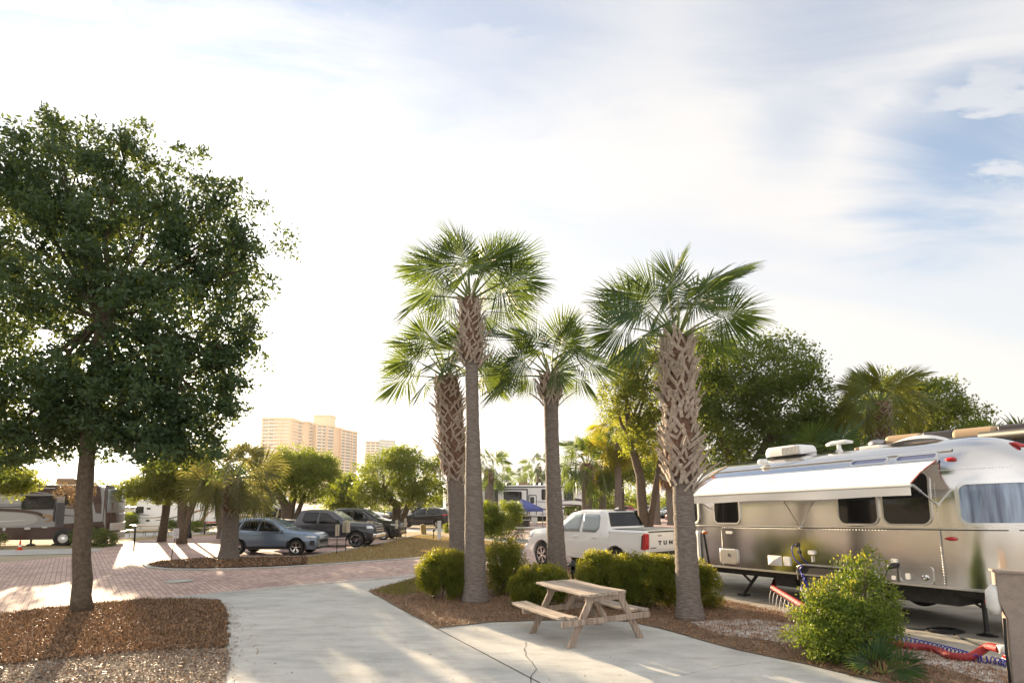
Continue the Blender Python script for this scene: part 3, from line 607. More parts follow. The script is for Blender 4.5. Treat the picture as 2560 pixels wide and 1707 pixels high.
palm_px('palm_tree', 0, 0, 2068, 1190, 46, 44, 'low broad palm whose fans show just above the silver trailer roof', 150, seed=47, n=34, ns=34, Y=21, elmin=-.6, droop=.6)
palm_px('palm_tree', 0, 0, 2535, 1160, 40, 36, 'palm at the right edge with only frond tips over the dark trailer roof', 130, seed=49, n=26, ns=30, Y=17, elmin=-.2, droop=.5)
# ---- broadleaf trees
def treepx(name, bx, by, label, trunks, L, Y=None, **k):
    b = G(bx, by) if Y is None else Vector((AT(bx, 1300, Y).x, Y, 0)); s = b.y / FPX
    tr = [[tuple(AT(x, y, b.y + dy) - b) + (r * s,) for (x, y, dy, r) in t] for t in trunks]
    for t in tr:
        t[0] = (t[0][0], t[0][1], 0.0, t[0][3])
    return tree(name, b, tr, pxblobs(b, b.y, L), label, **k)
GT = 'trees around the campground'
treepx('tree', 1850, 0, 'broad dark oak behind the stout palm and the silver trailer front', [[(1850, 1330, 0, 16), (1835, 1180, 0, 13), (1800, 1080, 0, 8)], [(1852, 1330, 0, 16), (1870, 1190, 0, 12), (1930, 1080, 0, 8)], [(1846, 1330, 0, 12), (1790, 1210, 0, 8), (1745, 1120, 0, 6)]],
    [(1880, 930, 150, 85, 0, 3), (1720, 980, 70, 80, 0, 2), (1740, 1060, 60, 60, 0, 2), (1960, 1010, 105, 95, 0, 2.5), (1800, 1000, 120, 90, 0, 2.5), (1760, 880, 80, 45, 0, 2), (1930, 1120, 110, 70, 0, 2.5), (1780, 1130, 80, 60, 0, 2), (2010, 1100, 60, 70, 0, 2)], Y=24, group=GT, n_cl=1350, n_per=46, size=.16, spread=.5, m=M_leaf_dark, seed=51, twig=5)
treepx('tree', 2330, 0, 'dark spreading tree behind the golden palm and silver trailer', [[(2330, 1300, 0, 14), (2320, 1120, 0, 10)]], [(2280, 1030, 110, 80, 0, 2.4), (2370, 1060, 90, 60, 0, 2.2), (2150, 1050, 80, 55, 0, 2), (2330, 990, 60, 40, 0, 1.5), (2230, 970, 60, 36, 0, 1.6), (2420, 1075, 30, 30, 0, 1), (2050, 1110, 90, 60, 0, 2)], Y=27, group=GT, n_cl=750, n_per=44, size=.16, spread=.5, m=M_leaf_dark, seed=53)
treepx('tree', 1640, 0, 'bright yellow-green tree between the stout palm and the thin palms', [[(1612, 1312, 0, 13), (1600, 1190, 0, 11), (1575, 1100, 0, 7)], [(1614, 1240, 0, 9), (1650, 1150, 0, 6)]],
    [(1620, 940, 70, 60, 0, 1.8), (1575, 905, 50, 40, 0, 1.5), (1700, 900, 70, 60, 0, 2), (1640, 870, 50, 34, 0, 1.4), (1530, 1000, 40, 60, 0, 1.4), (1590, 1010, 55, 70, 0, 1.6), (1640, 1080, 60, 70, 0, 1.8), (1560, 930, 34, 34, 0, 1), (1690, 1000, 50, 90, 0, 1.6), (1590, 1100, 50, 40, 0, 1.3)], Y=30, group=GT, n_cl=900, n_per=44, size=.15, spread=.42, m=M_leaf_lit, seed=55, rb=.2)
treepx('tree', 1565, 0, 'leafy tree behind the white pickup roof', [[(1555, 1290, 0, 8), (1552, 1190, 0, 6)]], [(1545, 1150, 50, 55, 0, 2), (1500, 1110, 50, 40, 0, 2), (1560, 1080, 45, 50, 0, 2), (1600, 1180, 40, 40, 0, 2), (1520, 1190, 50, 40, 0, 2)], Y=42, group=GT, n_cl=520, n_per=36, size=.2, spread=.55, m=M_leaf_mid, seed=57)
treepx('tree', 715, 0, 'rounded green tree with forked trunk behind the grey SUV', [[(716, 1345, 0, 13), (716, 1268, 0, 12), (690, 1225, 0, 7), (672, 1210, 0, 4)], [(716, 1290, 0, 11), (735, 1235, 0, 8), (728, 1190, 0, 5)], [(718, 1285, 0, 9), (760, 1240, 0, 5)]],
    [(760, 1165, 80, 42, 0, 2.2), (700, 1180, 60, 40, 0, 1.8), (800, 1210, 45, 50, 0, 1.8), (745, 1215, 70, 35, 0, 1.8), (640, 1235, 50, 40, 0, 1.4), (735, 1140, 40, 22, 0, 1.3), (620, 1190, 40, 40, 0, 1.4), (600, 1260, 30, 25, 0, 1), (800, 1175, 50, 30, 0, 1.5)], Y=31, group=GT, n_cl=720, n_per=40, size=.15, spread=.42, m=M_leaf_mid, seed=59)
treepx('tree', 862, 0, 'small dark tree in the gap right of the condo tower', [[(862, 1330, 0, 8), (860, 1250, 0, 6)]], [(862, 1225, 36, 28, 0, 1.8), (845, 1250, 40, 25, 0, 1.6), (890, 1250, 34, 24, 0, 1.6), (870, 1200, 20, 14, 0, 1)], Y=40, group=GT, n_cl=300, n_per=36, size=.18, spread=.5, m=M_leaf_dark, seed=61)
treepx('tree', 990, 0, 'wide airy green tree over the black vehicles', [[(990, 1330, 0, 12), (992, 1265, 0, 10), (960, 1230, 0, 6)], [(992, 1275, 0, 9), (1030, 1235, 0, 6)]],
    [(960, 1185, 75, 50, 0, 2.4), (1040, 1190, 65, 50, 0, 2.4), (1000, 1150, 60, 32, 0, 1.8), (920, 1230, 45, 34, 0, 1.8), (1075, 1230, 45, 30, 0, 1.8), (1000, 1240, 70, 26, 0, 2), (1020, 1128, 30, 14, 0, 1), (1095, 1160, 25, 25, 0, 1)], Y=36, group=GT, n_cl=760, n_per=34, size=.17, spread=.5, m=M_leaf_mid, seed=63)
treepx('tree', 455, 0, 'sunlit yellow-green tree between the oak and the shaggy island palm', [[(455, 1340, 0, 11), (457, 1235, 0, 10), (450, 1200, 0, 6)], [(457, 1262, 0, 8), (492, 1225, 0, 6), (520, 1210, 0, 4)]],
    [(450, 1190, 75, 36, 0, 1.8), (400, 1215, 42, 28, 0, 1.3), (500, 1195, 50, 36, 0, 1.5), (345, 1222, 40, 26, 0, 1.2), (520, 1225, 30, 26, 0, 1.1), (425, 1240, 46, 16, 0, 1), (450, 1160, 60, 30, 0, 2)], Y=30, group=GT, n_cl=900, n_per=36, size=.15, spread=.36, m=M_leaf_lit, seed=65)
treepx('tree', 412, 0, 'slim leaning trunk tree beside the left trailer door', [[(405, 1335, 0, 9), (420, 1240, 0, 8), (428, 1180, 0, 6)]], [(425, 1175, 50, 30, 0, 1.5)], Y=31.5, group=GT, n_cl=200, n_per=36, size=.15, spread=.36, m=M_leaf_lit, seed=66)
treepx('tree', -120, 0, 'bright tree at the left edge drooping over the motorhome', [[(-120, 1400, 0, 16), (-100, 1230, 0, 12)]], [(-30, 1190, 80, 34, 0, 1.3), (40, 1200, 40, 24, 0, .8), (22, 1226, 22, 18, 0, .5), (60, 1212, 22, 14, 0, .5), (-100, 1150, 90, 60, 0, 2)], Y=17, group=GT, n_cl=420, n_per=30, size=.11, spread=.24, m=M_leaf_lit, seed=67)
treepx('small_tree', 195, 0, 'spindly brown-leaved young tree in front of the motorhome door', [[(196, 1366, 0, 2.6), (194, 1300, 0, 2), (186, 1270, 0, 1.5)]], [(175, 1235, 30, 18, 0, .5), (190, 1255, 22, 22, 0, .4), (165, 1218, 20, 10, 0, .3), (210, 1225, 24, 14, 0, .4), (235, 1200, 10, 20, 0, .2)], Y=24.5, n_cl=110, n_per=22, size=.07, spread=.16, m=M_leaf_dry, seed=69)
# far tree line
rl = random.Random(99)
for i, (x, h_, Y) in enumerate([(-180, 1190, 95), (-60, 1205, 90), (110, 1196, 80), (170, 1200, 90), (290, 1188, 70), (310, 1230, 60), (230, 1196, 85), (560, 1200, 95), (620, 1215, 80), (900, 1236, 85), (1120, 1225, 90), (1180, 1215, 95), (1260, 1212, 90), (1288, 1206, 85), (1330, 1218, 95), (1420, 1206, 90), (1450, 1212, 70), (1500, 1215, 85), (1560, 1216, 95), (1600, 1228, 110), (1660, 1232, 120), (1710, 1226, 100), (1760, 1200, 60), (1830, 1190, 50), (2000, 1170, 45), (2140, 1130, 40), (2280, 1120, 42), (2450, 1120, 40), (2600, 1100, 40)]):
    b = Vector((AT(x, 1300, Y).x, Y, 0)); s = Y / FPX; zt = AT(x, h_, Y).z; ww = rl.uniform(3.0, 5.0) * Y / 90 + 1.2
    bl = [(rl.uniform(-ww, ww) * .8, rl.uniform(-1, 1), zt - ww * .35 - rl.uniform(0, zt * .45), ww * rl.uniform(.45, .8), 1.8, max(.6, zt * rl.uniform(.16, .26))) for _ in range(6)] + [(0, 0, zt * .72, ww * .7, 1.8, zt * .27)]
    tree('distant_tree', b, [[(0, 0, 0, .22), (.1, 0, zt * .55, .14)]], bl, 'tree in the hazy line beyond the campground, ' + ['left of the motorhome', 'over the motorhome roof', 'behind the motorhome', 'second over the motorhome', 'right of the motorhome front', 'low at the left trailer', 'over the motorhome windscreen', 'behind the shaggy island palm', 'left of the condo tower', 'right of the condo tower base', 'at the left corner of the central trailer', 'behind the two nearest palm trunks', 'above the blue tent', 'just left of the thin distant palm', 'beside the leaning centre trunk', 'behind the bushy palm', 'low behind the bushy palm', 'over the pickup cab', 'behind the yellow-skirted palm', 'at the end of the road', 'farthest, beside the bare slender trunk', 'behind the ragged palm', 'above the front of the silver trailer', 'over the front cap of the silver trailer', 'behind the air conditioner of the silver trailer', 'behind the roof vent of the silver trailer', 'behind the golden palm', 'over the rear of the silver trailer', 'at the far right edge'][i], 'tree', 'distant trees',
         n_cl=150, n_per=26, size=.30 * max(1, Y / 70), spread=.9, m=[M_leaf_mid, M_leaf_dark, M_leaf_lit][i % 3], seed=200 + i, twig=1)
# ---- bushes
M_leaf_sunlit_tip = leafmat('leaf_sunlit_tip', (.16, .17, .02), (.34, .30, .04), (.6, .55, .05), .5)  # sunlight on the bush tops is put into this brighter leaf colour
def bush(name, base, blobs, label, m, n_cl, n_per, size, spread, seed, group=None, cat='bush', nst=7, up=.6, extra=None, flat=.9):
    rng = random.Random(seed); root = empty(name, base, 0, label, cat, group); mb = MB()
    for i in range(nst):
        bl = rng.choice(blobs); a = Vector((bl[0] * rng.uniform(.2, .9), bl[1] * rng.uniform(.2, .9), 0)); d = Vector((rng.gauss(0, 1), rng.gauss(0, 1), abs(rng.gauss(0, 1)))).normalized()
        e = Vector(bl[:3]) + Vector((d.x * bl[3], d.y * bl[4], d.z * bl[5])) * .8; limb(mb, a, e, .018, .006, rng, .1)
    mb.build('stems', M_bark, root, smooth=True, fixn=False)
    pts = blob_points(blobs, n_cl, seed, .5)
    if extra is not None: pts = np.vstack([pts, np.array(extra, float)])
    pts = pts[pts[:, 2] > .02]; leaves('foliage', pts, spread, n_per, size, m, root, seed, up=up, flat=flat)
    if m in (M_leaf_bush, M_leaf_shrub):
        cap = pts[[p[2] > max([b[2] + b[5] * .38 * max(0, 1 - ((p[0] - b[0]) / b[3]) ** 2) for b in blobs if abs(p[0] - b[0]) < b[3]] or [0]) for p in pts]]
        if len(cap) > 3: leaves('sunlit_top_leaves', cap + np.array([0, 0, spread * .45]), spread * .8, max(8, n_per // 2), size * .9, M_leaf_sunlit_tip, root, seed + 1, up=1.6, flat=.9)  # extra brighter leaves on top imitate sunlit tips
    return root
def bushpx(name, bx, by, L, label, **k):
    b = G(bx, by); return bush(name, b, [(x, y, max(z, rz * .55), rx, ry, rz) for (x, y, z, rx, ry, rz) in pxblobs(b, b.y, L)], label, **k)
GC = 'clipped bushes in the palm bed'
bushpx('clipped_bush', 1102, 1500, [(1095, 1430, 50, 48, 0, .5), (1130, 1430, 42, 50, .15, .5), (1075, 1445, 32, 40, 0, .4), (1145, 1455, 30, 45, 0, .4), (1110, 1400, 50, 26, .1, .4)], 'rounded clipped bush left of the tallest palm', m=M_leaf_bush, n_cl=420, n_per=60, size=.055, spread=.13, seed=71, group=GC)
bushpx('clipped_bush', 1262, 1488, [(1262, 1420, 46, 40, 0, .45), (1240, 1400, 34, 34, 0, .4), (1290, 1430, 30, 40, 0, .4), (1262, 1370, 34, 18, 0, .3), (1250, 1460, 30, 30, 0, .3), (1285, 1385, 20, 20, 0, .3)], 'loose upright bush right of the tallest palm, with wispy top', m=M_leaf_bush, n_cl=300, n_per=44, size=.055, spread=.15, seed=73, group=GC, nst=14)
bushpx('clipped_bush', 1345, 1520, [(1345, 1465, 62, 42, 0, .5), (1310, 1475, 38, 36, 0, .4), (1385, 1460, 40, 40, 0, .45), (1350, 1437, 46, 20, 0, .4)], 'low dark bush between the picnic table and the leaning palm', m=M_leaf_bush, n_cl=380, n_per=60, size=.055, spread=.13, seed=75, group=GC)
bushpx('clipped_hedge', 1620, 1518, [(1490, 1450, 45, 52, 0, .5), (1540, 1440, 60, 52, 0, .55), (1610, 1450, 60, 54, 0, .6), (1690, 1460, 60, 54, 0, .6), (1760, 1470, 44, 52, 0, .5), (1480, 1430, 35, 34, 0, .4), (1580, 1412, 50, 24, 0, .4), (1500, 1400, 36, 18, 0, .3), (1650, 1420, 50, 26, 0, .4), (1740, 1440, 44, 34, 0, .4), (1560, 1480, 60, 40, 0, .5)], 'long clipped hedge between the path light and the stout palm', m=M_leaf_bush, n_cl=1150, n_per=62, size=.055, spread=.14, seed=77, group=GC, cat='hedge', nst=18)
shx = [AT(x, y, G(2095, 1655).y) - G(2095, 1655) for x, y in ((2165, 1385), (2178, 1378), (2160, 1400), (2120, 1400), (2095, 1410), (2200, 1395), (2215, 1410), (1972, 1580), (1962, 1590), (1985, 1600), (2040, 1460), (2245, 1500), (2250, 1540), (2010, 1480))]
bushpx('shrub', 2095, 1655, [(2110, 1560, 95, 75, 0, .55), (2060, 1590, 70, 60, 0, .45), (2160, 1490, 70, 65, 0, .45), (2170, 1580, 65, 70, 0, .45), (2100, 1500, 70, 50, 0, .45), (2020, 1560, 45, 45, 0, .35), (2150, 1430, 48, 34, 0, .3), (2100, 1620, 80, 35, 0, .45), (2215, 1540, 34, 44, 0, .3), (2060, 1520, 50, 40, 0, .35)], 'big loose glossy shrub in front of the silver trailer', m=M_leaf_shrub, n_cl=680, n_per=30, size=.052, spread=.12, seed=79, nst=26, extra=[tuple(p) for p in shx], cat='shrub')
bushpx('shrub', 2195, 1580, [(2195, 1560, 40, 40, 0, .3), (2170, 1540, 34, 30, 0, .3)], 'small dark shrub half hidden behind the big glossy one', m=M_leaf_dark, n_cl=120, n_per=30, size=.05, spread=.12, seed=80, cat='shrub')
bushpx('background_hedge', 1255, 1345, [(1215, 1290, 34, 38, 0, 1), (1260, 1285, 40, 34, 0, 1), (1290, 1280, 24, 26, 0, .8), (1225, 1320, 34, 28, 0, .8), (1255, 1310, 34, 28, 0, .8)], 'tall boxy hedge in front of the central trailer', m=M_leaf_mid, n_cl=420, n_per=50, size=.12, spread=.28, seed=81, cat='hedge', nst=10)
bushpx('bush', 1250, 1350, [(1275, 1325, 26, 26, 0, .5), (1300, 1330, 14, 20, 0, .4), (1250, 1340, 20, 14, 0, .4), (1275, 1300, 12, 14, 0, .4)], 'sparse flowering shrub below the boxy hedge', m=M_leaf_lit, n_cl=90, n_per=22, size=.08, spread=.22, seed=82, nst=14)
bushpx('bush', 240, 1366, [(225, 1350, 36, 26, 0, .8), (262, 1350, 22, 26, 0, .7), (205, 1335, 26, 22, 0, .6)], 'dark bush at the motorhome front wheel', m=M_leaf_dark, n_cl=200, n_per=44, size=.09, spread=.2, seed=83)
bushpx('bush', 308, 1332, [(308, 1308, 26, 22, 0, 1), (318, 1295, 16, 14, 0, .8)], 'round bush between motorhome and left trailer', m=M_leaf_mid, n_cl=130, n_per=40, size=.12, spread=.3, seed=84)
bushpx('bush', 490, 1330, [(495, 1317, 24, 14, 0, 1)], 'low bush under the left trailer beyond the lamp post', m=M_leaf_mid, n_cl=90, n_per=40, size=.12, spread=.25, seed=85)
bushpx('bush', 436, 1330, [(436, 1312, 16, 16, 0, 1)], 'small bush between the two thin trunks', m=M_leaf_dark, n_cl=70, n_per=40, size=.12, spread=.25, seed=86)
bushpx('bush', 0, 1372, [(-10, 1350, 14, 22, 0, .5)], 'bush cut off at the left edge by the motorhome', m=M_leaf_dark, n_cl=60, n_per=30, size=.08, spread=.2, seed=87)
# saw palmetto in the foreground
pb = G(2205, 1690)
pr_ = empty('saw_palmetto', pb, 0, 'small fan palmetto seedling beside the glossy shrub', 'palmetto'); mb = MB(); rng = random.Random(91)
for (az, el, lp, Lb) in ((1.9, 1.45, .16, .36), (1.2, 1.1, .18, .36), (.3, .85, .2, .42), (2.7, 1.0, .16, .34), (3.5, .8, .2, .3), (4.6, .7, .16, .36), (5.4, .8, .15, .36), (6.1, .55, .22, .4)):
    fan_frond(mb, (0, 0, .02), az, el, lp, Lb, rng, 16, .35, 2.2, .008)
mb.build('fronds', [M_frond, M_petiole], pr_, fixn=False)
mb = MB()
for k in range(12):
    a = rng.uniform(2.2, 4.2); P = [Vector((0, 0, .02)) + Vector((cos(a) * t * .5, sin(a) * t * .25, .35 * t - .42 * t * t)) for t in (0, .25, .5, .75, 1)]; mb.tube(P, [.006, .006, .005, .004, .002], 4)
for k in range(9):
    x = rng.uniform(-.06, .06); mb.tube([(x, 0, 0), (x * 1.4, .02, rng.uniform(.1, .22))], [.012, .004], 5)
mb.build('dead_stems', M_frond_dead, pr_, fixn=False)

# trees standing to the left of the frame; the silver trailer mirrors them
for i, (x, y, h_) in enumerate(((-24, 7, 8), (-30, 13, 9), (-27, 1, 7.5), (-38, 6, 10), (-22, -5, 7), (-34, 20, 8), (-30, -12, 9))):
    tree('tree', Vector((x, y, 0)), [[(0, 0, 0, .25), (.1, 0, h_ * .5, .16)]], [(0, 0, h_ * .62, 3.2, 3.2, h_ * .32), (1.5, 1, h_ * .5, 2.4, 2.4, h_ * .25), (-1.5, -1, h_ * .55, 2.4, 2.4, h_ * .25), (0, 2.2, h_ * .42, 2, 2, h_ * .22)], 'tree standing outside the left edge of the view', 'tree', 'trees left of the view', n_cl=260, n_per=26, size=.34, spread=.75, m=M_leaf_mid, seed=400 + i, twig=2)
# ------------------------------------------------------------------ shared vehicle materials
def metal_alu():
    m = bpy.data.materials.new('brushed_aluminium'); m.use_nodes = True; n = m.node_tree; b = n.nodes['Principled BSDF']; L = n.links.new; t = n.nodes.new('ShaderNodeTexCoord')
    b.inputs['Metallic'].default_value = 1; b.inputs['Base Color'].default_value = (.68, .665, .65, 1)
    def nz(s, sc, d=4):
        mp = n.nodes.new('ShaderNodeMapping'); mp.inputs['Scale'].default_value = sc; L(t.outputs['Object'], mp.inputs[0]); x = n.nodes.new('ShaderNodeTexNoise'); x.inputs['Scale'].default_value = s; x.inputs['Detail'].default_value = d; L(mp.outputs[0], x.inputs['Vector']); return x.outputs[0]
    r = n.nodes.new('ShaderNodeMapRange'); r.inputs[3].default_value = .07; r.inputs[4].default_value = .22; L(nz(2.2, (1, 1, .5)), r.inputs[0]); L(r.outputs[0], b.inputs['Roughness'])
    a = n.nodes.new('ShaderNodeMath'); a.operation = 'ADD'; L(nz(1.3, (1.4, 1, .5), 0), a.inputs[0]); q = n.nodes.new('ShaderNodeMath'); q.operation = 'MULTIPLY'; q.inputs[1].default_value = .0; L(nz(4, (1, 1, .2), 2), q.inputs[0]); L(q.outputs[0], a.inputs[1])
    bp = n.nodes.new('ShaderNodeBump'); bp.inputs['Strength'].default_value = .12; bp.inputs['Distance'].default_value = .02; L(a.outputs[0], bp.inputs['Height']); L(bp.outputs[0], b.inputs['Normal'])
    return m
M_alu = metal_alu()
M_aluplain = mat('aluminium_trim', (.72, .71, .69), .3, 1, bump=.1, bscale=20)
M_chrome = mat('chrome', (.8, .8, .8), .12, 1)
M_glassdark = mat('dark_glass', (.008, .009, .010), .05, 0, spec=.45)
M_glassblue = mat('clear_glass', (.20, .24, .27), .04, 0, spec=1.0, coat=.8)
M_rubber = mat('rubber', (.018, .018, .018), .85, bump=.3, bscale=60)
M_black = mat('black_plastic', (.02, .02, .021), .55)
M_blackmet = mat('black_metal', (.015, .015, .016), .45)
M_white = mat('white_gelcoat', (.78, .78, .77), .28, coat=.3, var=.03, vscale=2)
M_offwhite = mat('white_plastic', (.70, .69, .66), .45, var=.06, vscale=9)
M_red = mat('red_lens', (.45, .01, .015), .2, coat=.6)
M_amber = mat('amber_lens', (.75, .16, .02), .2, coat=.6)
M_clear = mat('headlamp_lens', (.62, .64, .66), .12, coat=.8, metal=.4)
M_steel = mat('grey_steel', (.30, .30, .31), .4, .8)
M_dirtydark = mat('chassis_dark', (.02, .018, .016), .8, var=.4, vscale=8)
def fabric(name, c, c2, tr=.35):
    m = mat(name, c, .9, col2=c2, vscale=1.6, bump=.25, bscale=300); n = m.node_tree; b = n.nodes['Principled BSDF']; t = n.nodes.new('ShaderNodeBsdfTranslucent'); t.inputs[0].default_value = (*c2, 1)
    x = n.nodes.new('ShaderNodeMixShader'); x.inputs[0].default_value = tr; n.links.new(b.outputs[0], x.inputs[1]); n.links.new(t.outputs[0], x.inputs[2]); n.links.new(x.outputs[0], n.nodes['Material Output'].inputs[0]); return m
M_awning = fabric('awning_fabric', (.84, .815, .79), (.90, .88, .86), .06)
M_skyl = mat('tinted_skylight', (.10, .12, .22), .12, spec=.5)
def curtain():
    m = mat('curtain_behind_glass', (.2, .25, .34), .1, spec=.6, coat=.4); n = m.node_tree; t = n.nodes.new('ShaderNodeTexCoord'); mp = n.nodes.new('ShaderNodeMapping'); mp.inputs['Scale'].default_value = (7, 3, .5); mp.inputs['Rotation'].default_value = (0, .18, 0)
    x = n.nodes.new('ShaderNodeTexNoise'); x.inputs['Scale'].default_value = 1.5; x.inputs['Detail'].default_value = 3; r = n.nodes.new('ShaderNodeValToRGB'); r.color_ramp.elements[0].position = .35; r.color_ramp.elements[1].position = .62; r.color_ramp.elements[0].color = (.07, .09, .15, 1); r.color_ramp.elements[1].color = (.30, .38, .50, 1)
    n.links.new(t.outputs['Object'], mp.inputs[0]); n.links.new(mp.outputs[0], x.inputs['Vector']); n.links.new(x.outputs[0], r.inputs[0]); n.links.new(r.outputs[0], n.nodes['Principled BSDF'].inputs['Base Color']); return m
M_curtain = curtain()
M_sideglass = mat('pale_tinted_glass', (.24, .29, .31), .06, spec=.7, coat=.5)
def mframe(o, M): o.matrix_world = M
# ------------------------------------------------------------------ polished aluminium travel trailer
A3 = G(1780.4, 1414.6, .66); B3 = G(2335, 1467.5, .80); u_ = (B3 - A3).normalized(); n_ = Vector((-u_.y, u_.x, 0)).normalized(); z_ = u_.cross(n_)
O_ = A3 - z_ * .66
TM = Matrix(((u_.x, n_.x, z_.x, O_.x), (u_.y, n_.y, z_.y, O_.y), (u_.z, n_.z, z_.z, O_.z), (0, 0, 0, 1)))
TR = empty('travel_trailer', label='long polished aluminium travel trailer with a white awning, hitched behind the white pickup', cat='travel trailer'); TR.matrix_world = TM
W2 = 1.2; ZT = 3.24; ZW = 2.25; LF, LR, XR = 1.15, 1.28, 5.05
def sec(z):       # inset of the centre section at height z
    if z <= ZW: return 0.0
    t = min(1, (z - ZW) / (ZT - ZW)); return W2 * (1 - sqrt(max(0, 1 - t ** 2.15)))
def body_pt(x, z, off=0.0):
    """near-side surface point for trailer x and (unscaled) section height z; off = outward offset"""
    def base(x, z):
        f = 0; Lc = 1; 
        if x < 0: f = min(1, -x / LF); Lc = LF
        if x > XR: f = min(1, (x - XR) / LR)
        n1, n2 = 2.9, 2.35
        k = (1 - f ** n1) ** (1 / n1); k2 = (1 - f ** n2) ** (1 / n2)
        y = W2 - (W2 - sec(z)) * k; zz = z if z < 1.9 else 1.9 + (z - 1.9) * k2
        if z < .8: zz = z + (1 - k) * .05
        return Vector((x, y, zz))
    p = base(x, z)
    if off:
        e = .01; dx = base(x + e, z) - base(x - e, z); dz = base(x, min(z + e, ZT)) - base(x, z - e); nn = dz.cross(dx)
        if nn.length > 1e-9:
            nn.normalize(); nn = nn if nn.y < 0 or (abs(nn.y) < .3 and nn.dot(Vector((1 if x > 0 else -1, 0, .2))) > 0) else -nn
            p = p + nn * off
    return p
def zsec(x, zt):   # section height that lands at real height zt on station x
    f = 0
    if x < 0: f = -x / LF
    if x > XR: f = (x - XR) / LR
    k2 = (1 - min(f, .999) ** 2.35) ** (1 / 2.35); return zt if zt < 1.9 else min(ZT, 1.9 + (zt - 1.9) / k2)
xs = [-LF * sin(pi / 2 * (1 - i / 14)) ** 1.0 for i in range(14)] + [XR * i / 24 for i in range(25)] + [XR + LR * sin(pi / 2 * i / 14) for i in range(1, 15)]
zs = [.66, .70, .8, 1.0, 1.3, 1.6, 1.8, 1.9, 2.05, 2.25] + [ZW + (ZT - ZW) * sin(pi / 2 * i / 12) for i in range(1, 13)]
mb = MB(); rows = []
for x in xs:
    near = [body_pt(x, z) for z in zs]; far = [Vector((p.x, 2 * W2 - p.y, p.z)) for p in near[:-1]][::-1]; bt = near[0]
    rows.append([Vector((bt.x, min(W2, bt.y + .25), .60))] + near + far + [Vector((bt.x, max(W2, 2 * W2 - bt.y - .25), .60))])
mb.grid(rows, closed=True); mb.build('body', M_alu, TR, smooth=True, fixn=True)
# trims running along the side
def side_strip(name, x0, x1, z0, z1, th, m, n=40, parent=None):
    mb = MB(); rows = []
    for i in range(n + 1):
        x = x0 + (x1 - x0) * i / n; a = zsec(x, z0); c = zsec(x, z1)
        rows.append([body_pt(x, a, -.004), body_pt(x, a, th), body_pt(x, c, th), body_pt(x, c, -.004)])
    mb.grid(rows, closed=True); return mb.build(name, m, parent or TR)
side_strip('belt_trim', -1.08, XR + 1.2, 1.637, 1.655, .012, M_aluplain)
side_strip('belt_trim', -1.08, XR + 1.2, 1.615, 1.633, .004, M_dirtydark)
side_strip('lower_trim', -.9, XR + 1.1, .655, .69, .018, M_aluplain)
side_strip('roof_rail', -.1, XR + .15, 2.955, 2.985, .02, M_aluplain)
side_strip('awning_rail', .02, XR + .03, 2.75, 2.80, .03, M_aluplain)
side_strip('panel_seam', XR + .0, XR + .02, .70, 1.62, .003, M_steel, 2); side_strip('panel_seam', .355, .367, .70, 1.62, .002, M_steel, 2); side_strip('panel_seam', 2.54, 2.55, 1.66, 2.74, .002, M_steel, 2); side_strip('panel_seam', XR + .0, XR + .016, 1.66, 2.95, .003, M_steel, 2)
def rivets(name, pts):
    mb = MB()
    for (x, z) in pts:
        p = body_pt(x, zsec(x, z), .0); q = body_pt(x, zsec(x, z), .006); d = (q - p).normalized(); a, b = frame(d); r = .013
        mb.add([p + a * r, p + b * r, p - a * r, p - b * r, q], [(0, 1, 4), (1, 2, 4), (2, 3, 4), (3, 0, 4)])
    return mb.build(name, M_aluplain, TR)
rv = [(XR - .01 + .0 * i, .74 + i * .045) for i in range(38)] + [(.36, .74 + i * .045) for i in range(18)] + [(-.2, .74 + i * .045) for i in range(18)] + [(.4 + i * .06, 1.60) for i in range(75)] + [(XR + .05 + i * .035, 2.62 + .0 * i) for i in range(26)]
rivets('rivets', rv)
def wall_win(name, x0, z0, x1, z1, r, mglass, fr=.035, fm=None, nx=2):
    """rounded window that follows the curve of the body"""
    def f(o): return lambda a, b: body_pt(a, zsec(a, b), o)
    P = rrect(x0, z0, x1, z1, r, 6); Q = rrect(x0 - fr, z0 - fr, x1 + fr, z1 + fr, r + fr, 6)
    def dens(P):
        out = []
        for i in range(len(P)):
            a = P[i]; c = P[(i + 1) % len(P)]; k = max(1, int(sqrt((a[0] - c[0]) ** 2 + (a[1] - c[1]) ** 2) / .08))
            for j in range(k): out.append((a[0] + (c[0] - a[0]) * j / k, a[1] + (c[1] - a[1]) * j / k))
        return out
    # equal point counts: build the outer ring by pushing the dense inner ring outward
    D = dens(P); cx, cz = (x0 + x1) / 2, (z0 + z1) / 2
    def push(p, e):
        dx = max(abs(p[0] - cx) - ((x1 - x0) / 2 - r), 0) * (1 if p[0] > cx else -1); dz = max(abs(p[1] - cz) - ((z1 - z0) / 2 - r), 0) * (1 if p[1] > cz else -1)
        l = sqrt(dx * dx + dz * dz) or 1; return (p[0] + dx / l * e, p[1] + dz / l * e)
    mb = MB(); ring_prism(mb, [push(p, fr) for p in D], D, f(.002), f(.022)); w = mb.build(name, fm or M_aluplain, TR)
    # pane as a grid clipped to the rounded outline (columns)
    mb = MB(); rows = []; N = 22
    for i in range(N + 1):
        t = (1 - cos(pi * i / N)) / 2; x = x0 + (x1 - x0) * t; e = max(0, r - min(x - x0, x1 - x)); dz = r - sqrt(max(0, r * r - e * e)); za, zb = z0 + dz, z1 - dz
        rows.append([f(.008)(x, za + (zb - za) * j / 6) for j in range(7)])
    mb.grid(rows); mb.build('pane', mglass, w, smooth=True, fixn=False)
    return w
wall_win('window', .2, 1.72, .92, 2.36, .10, M_glassdark)
wall_win('window', 3.34, 1.72, 4.06, 2.60, .13, M_glassdark)
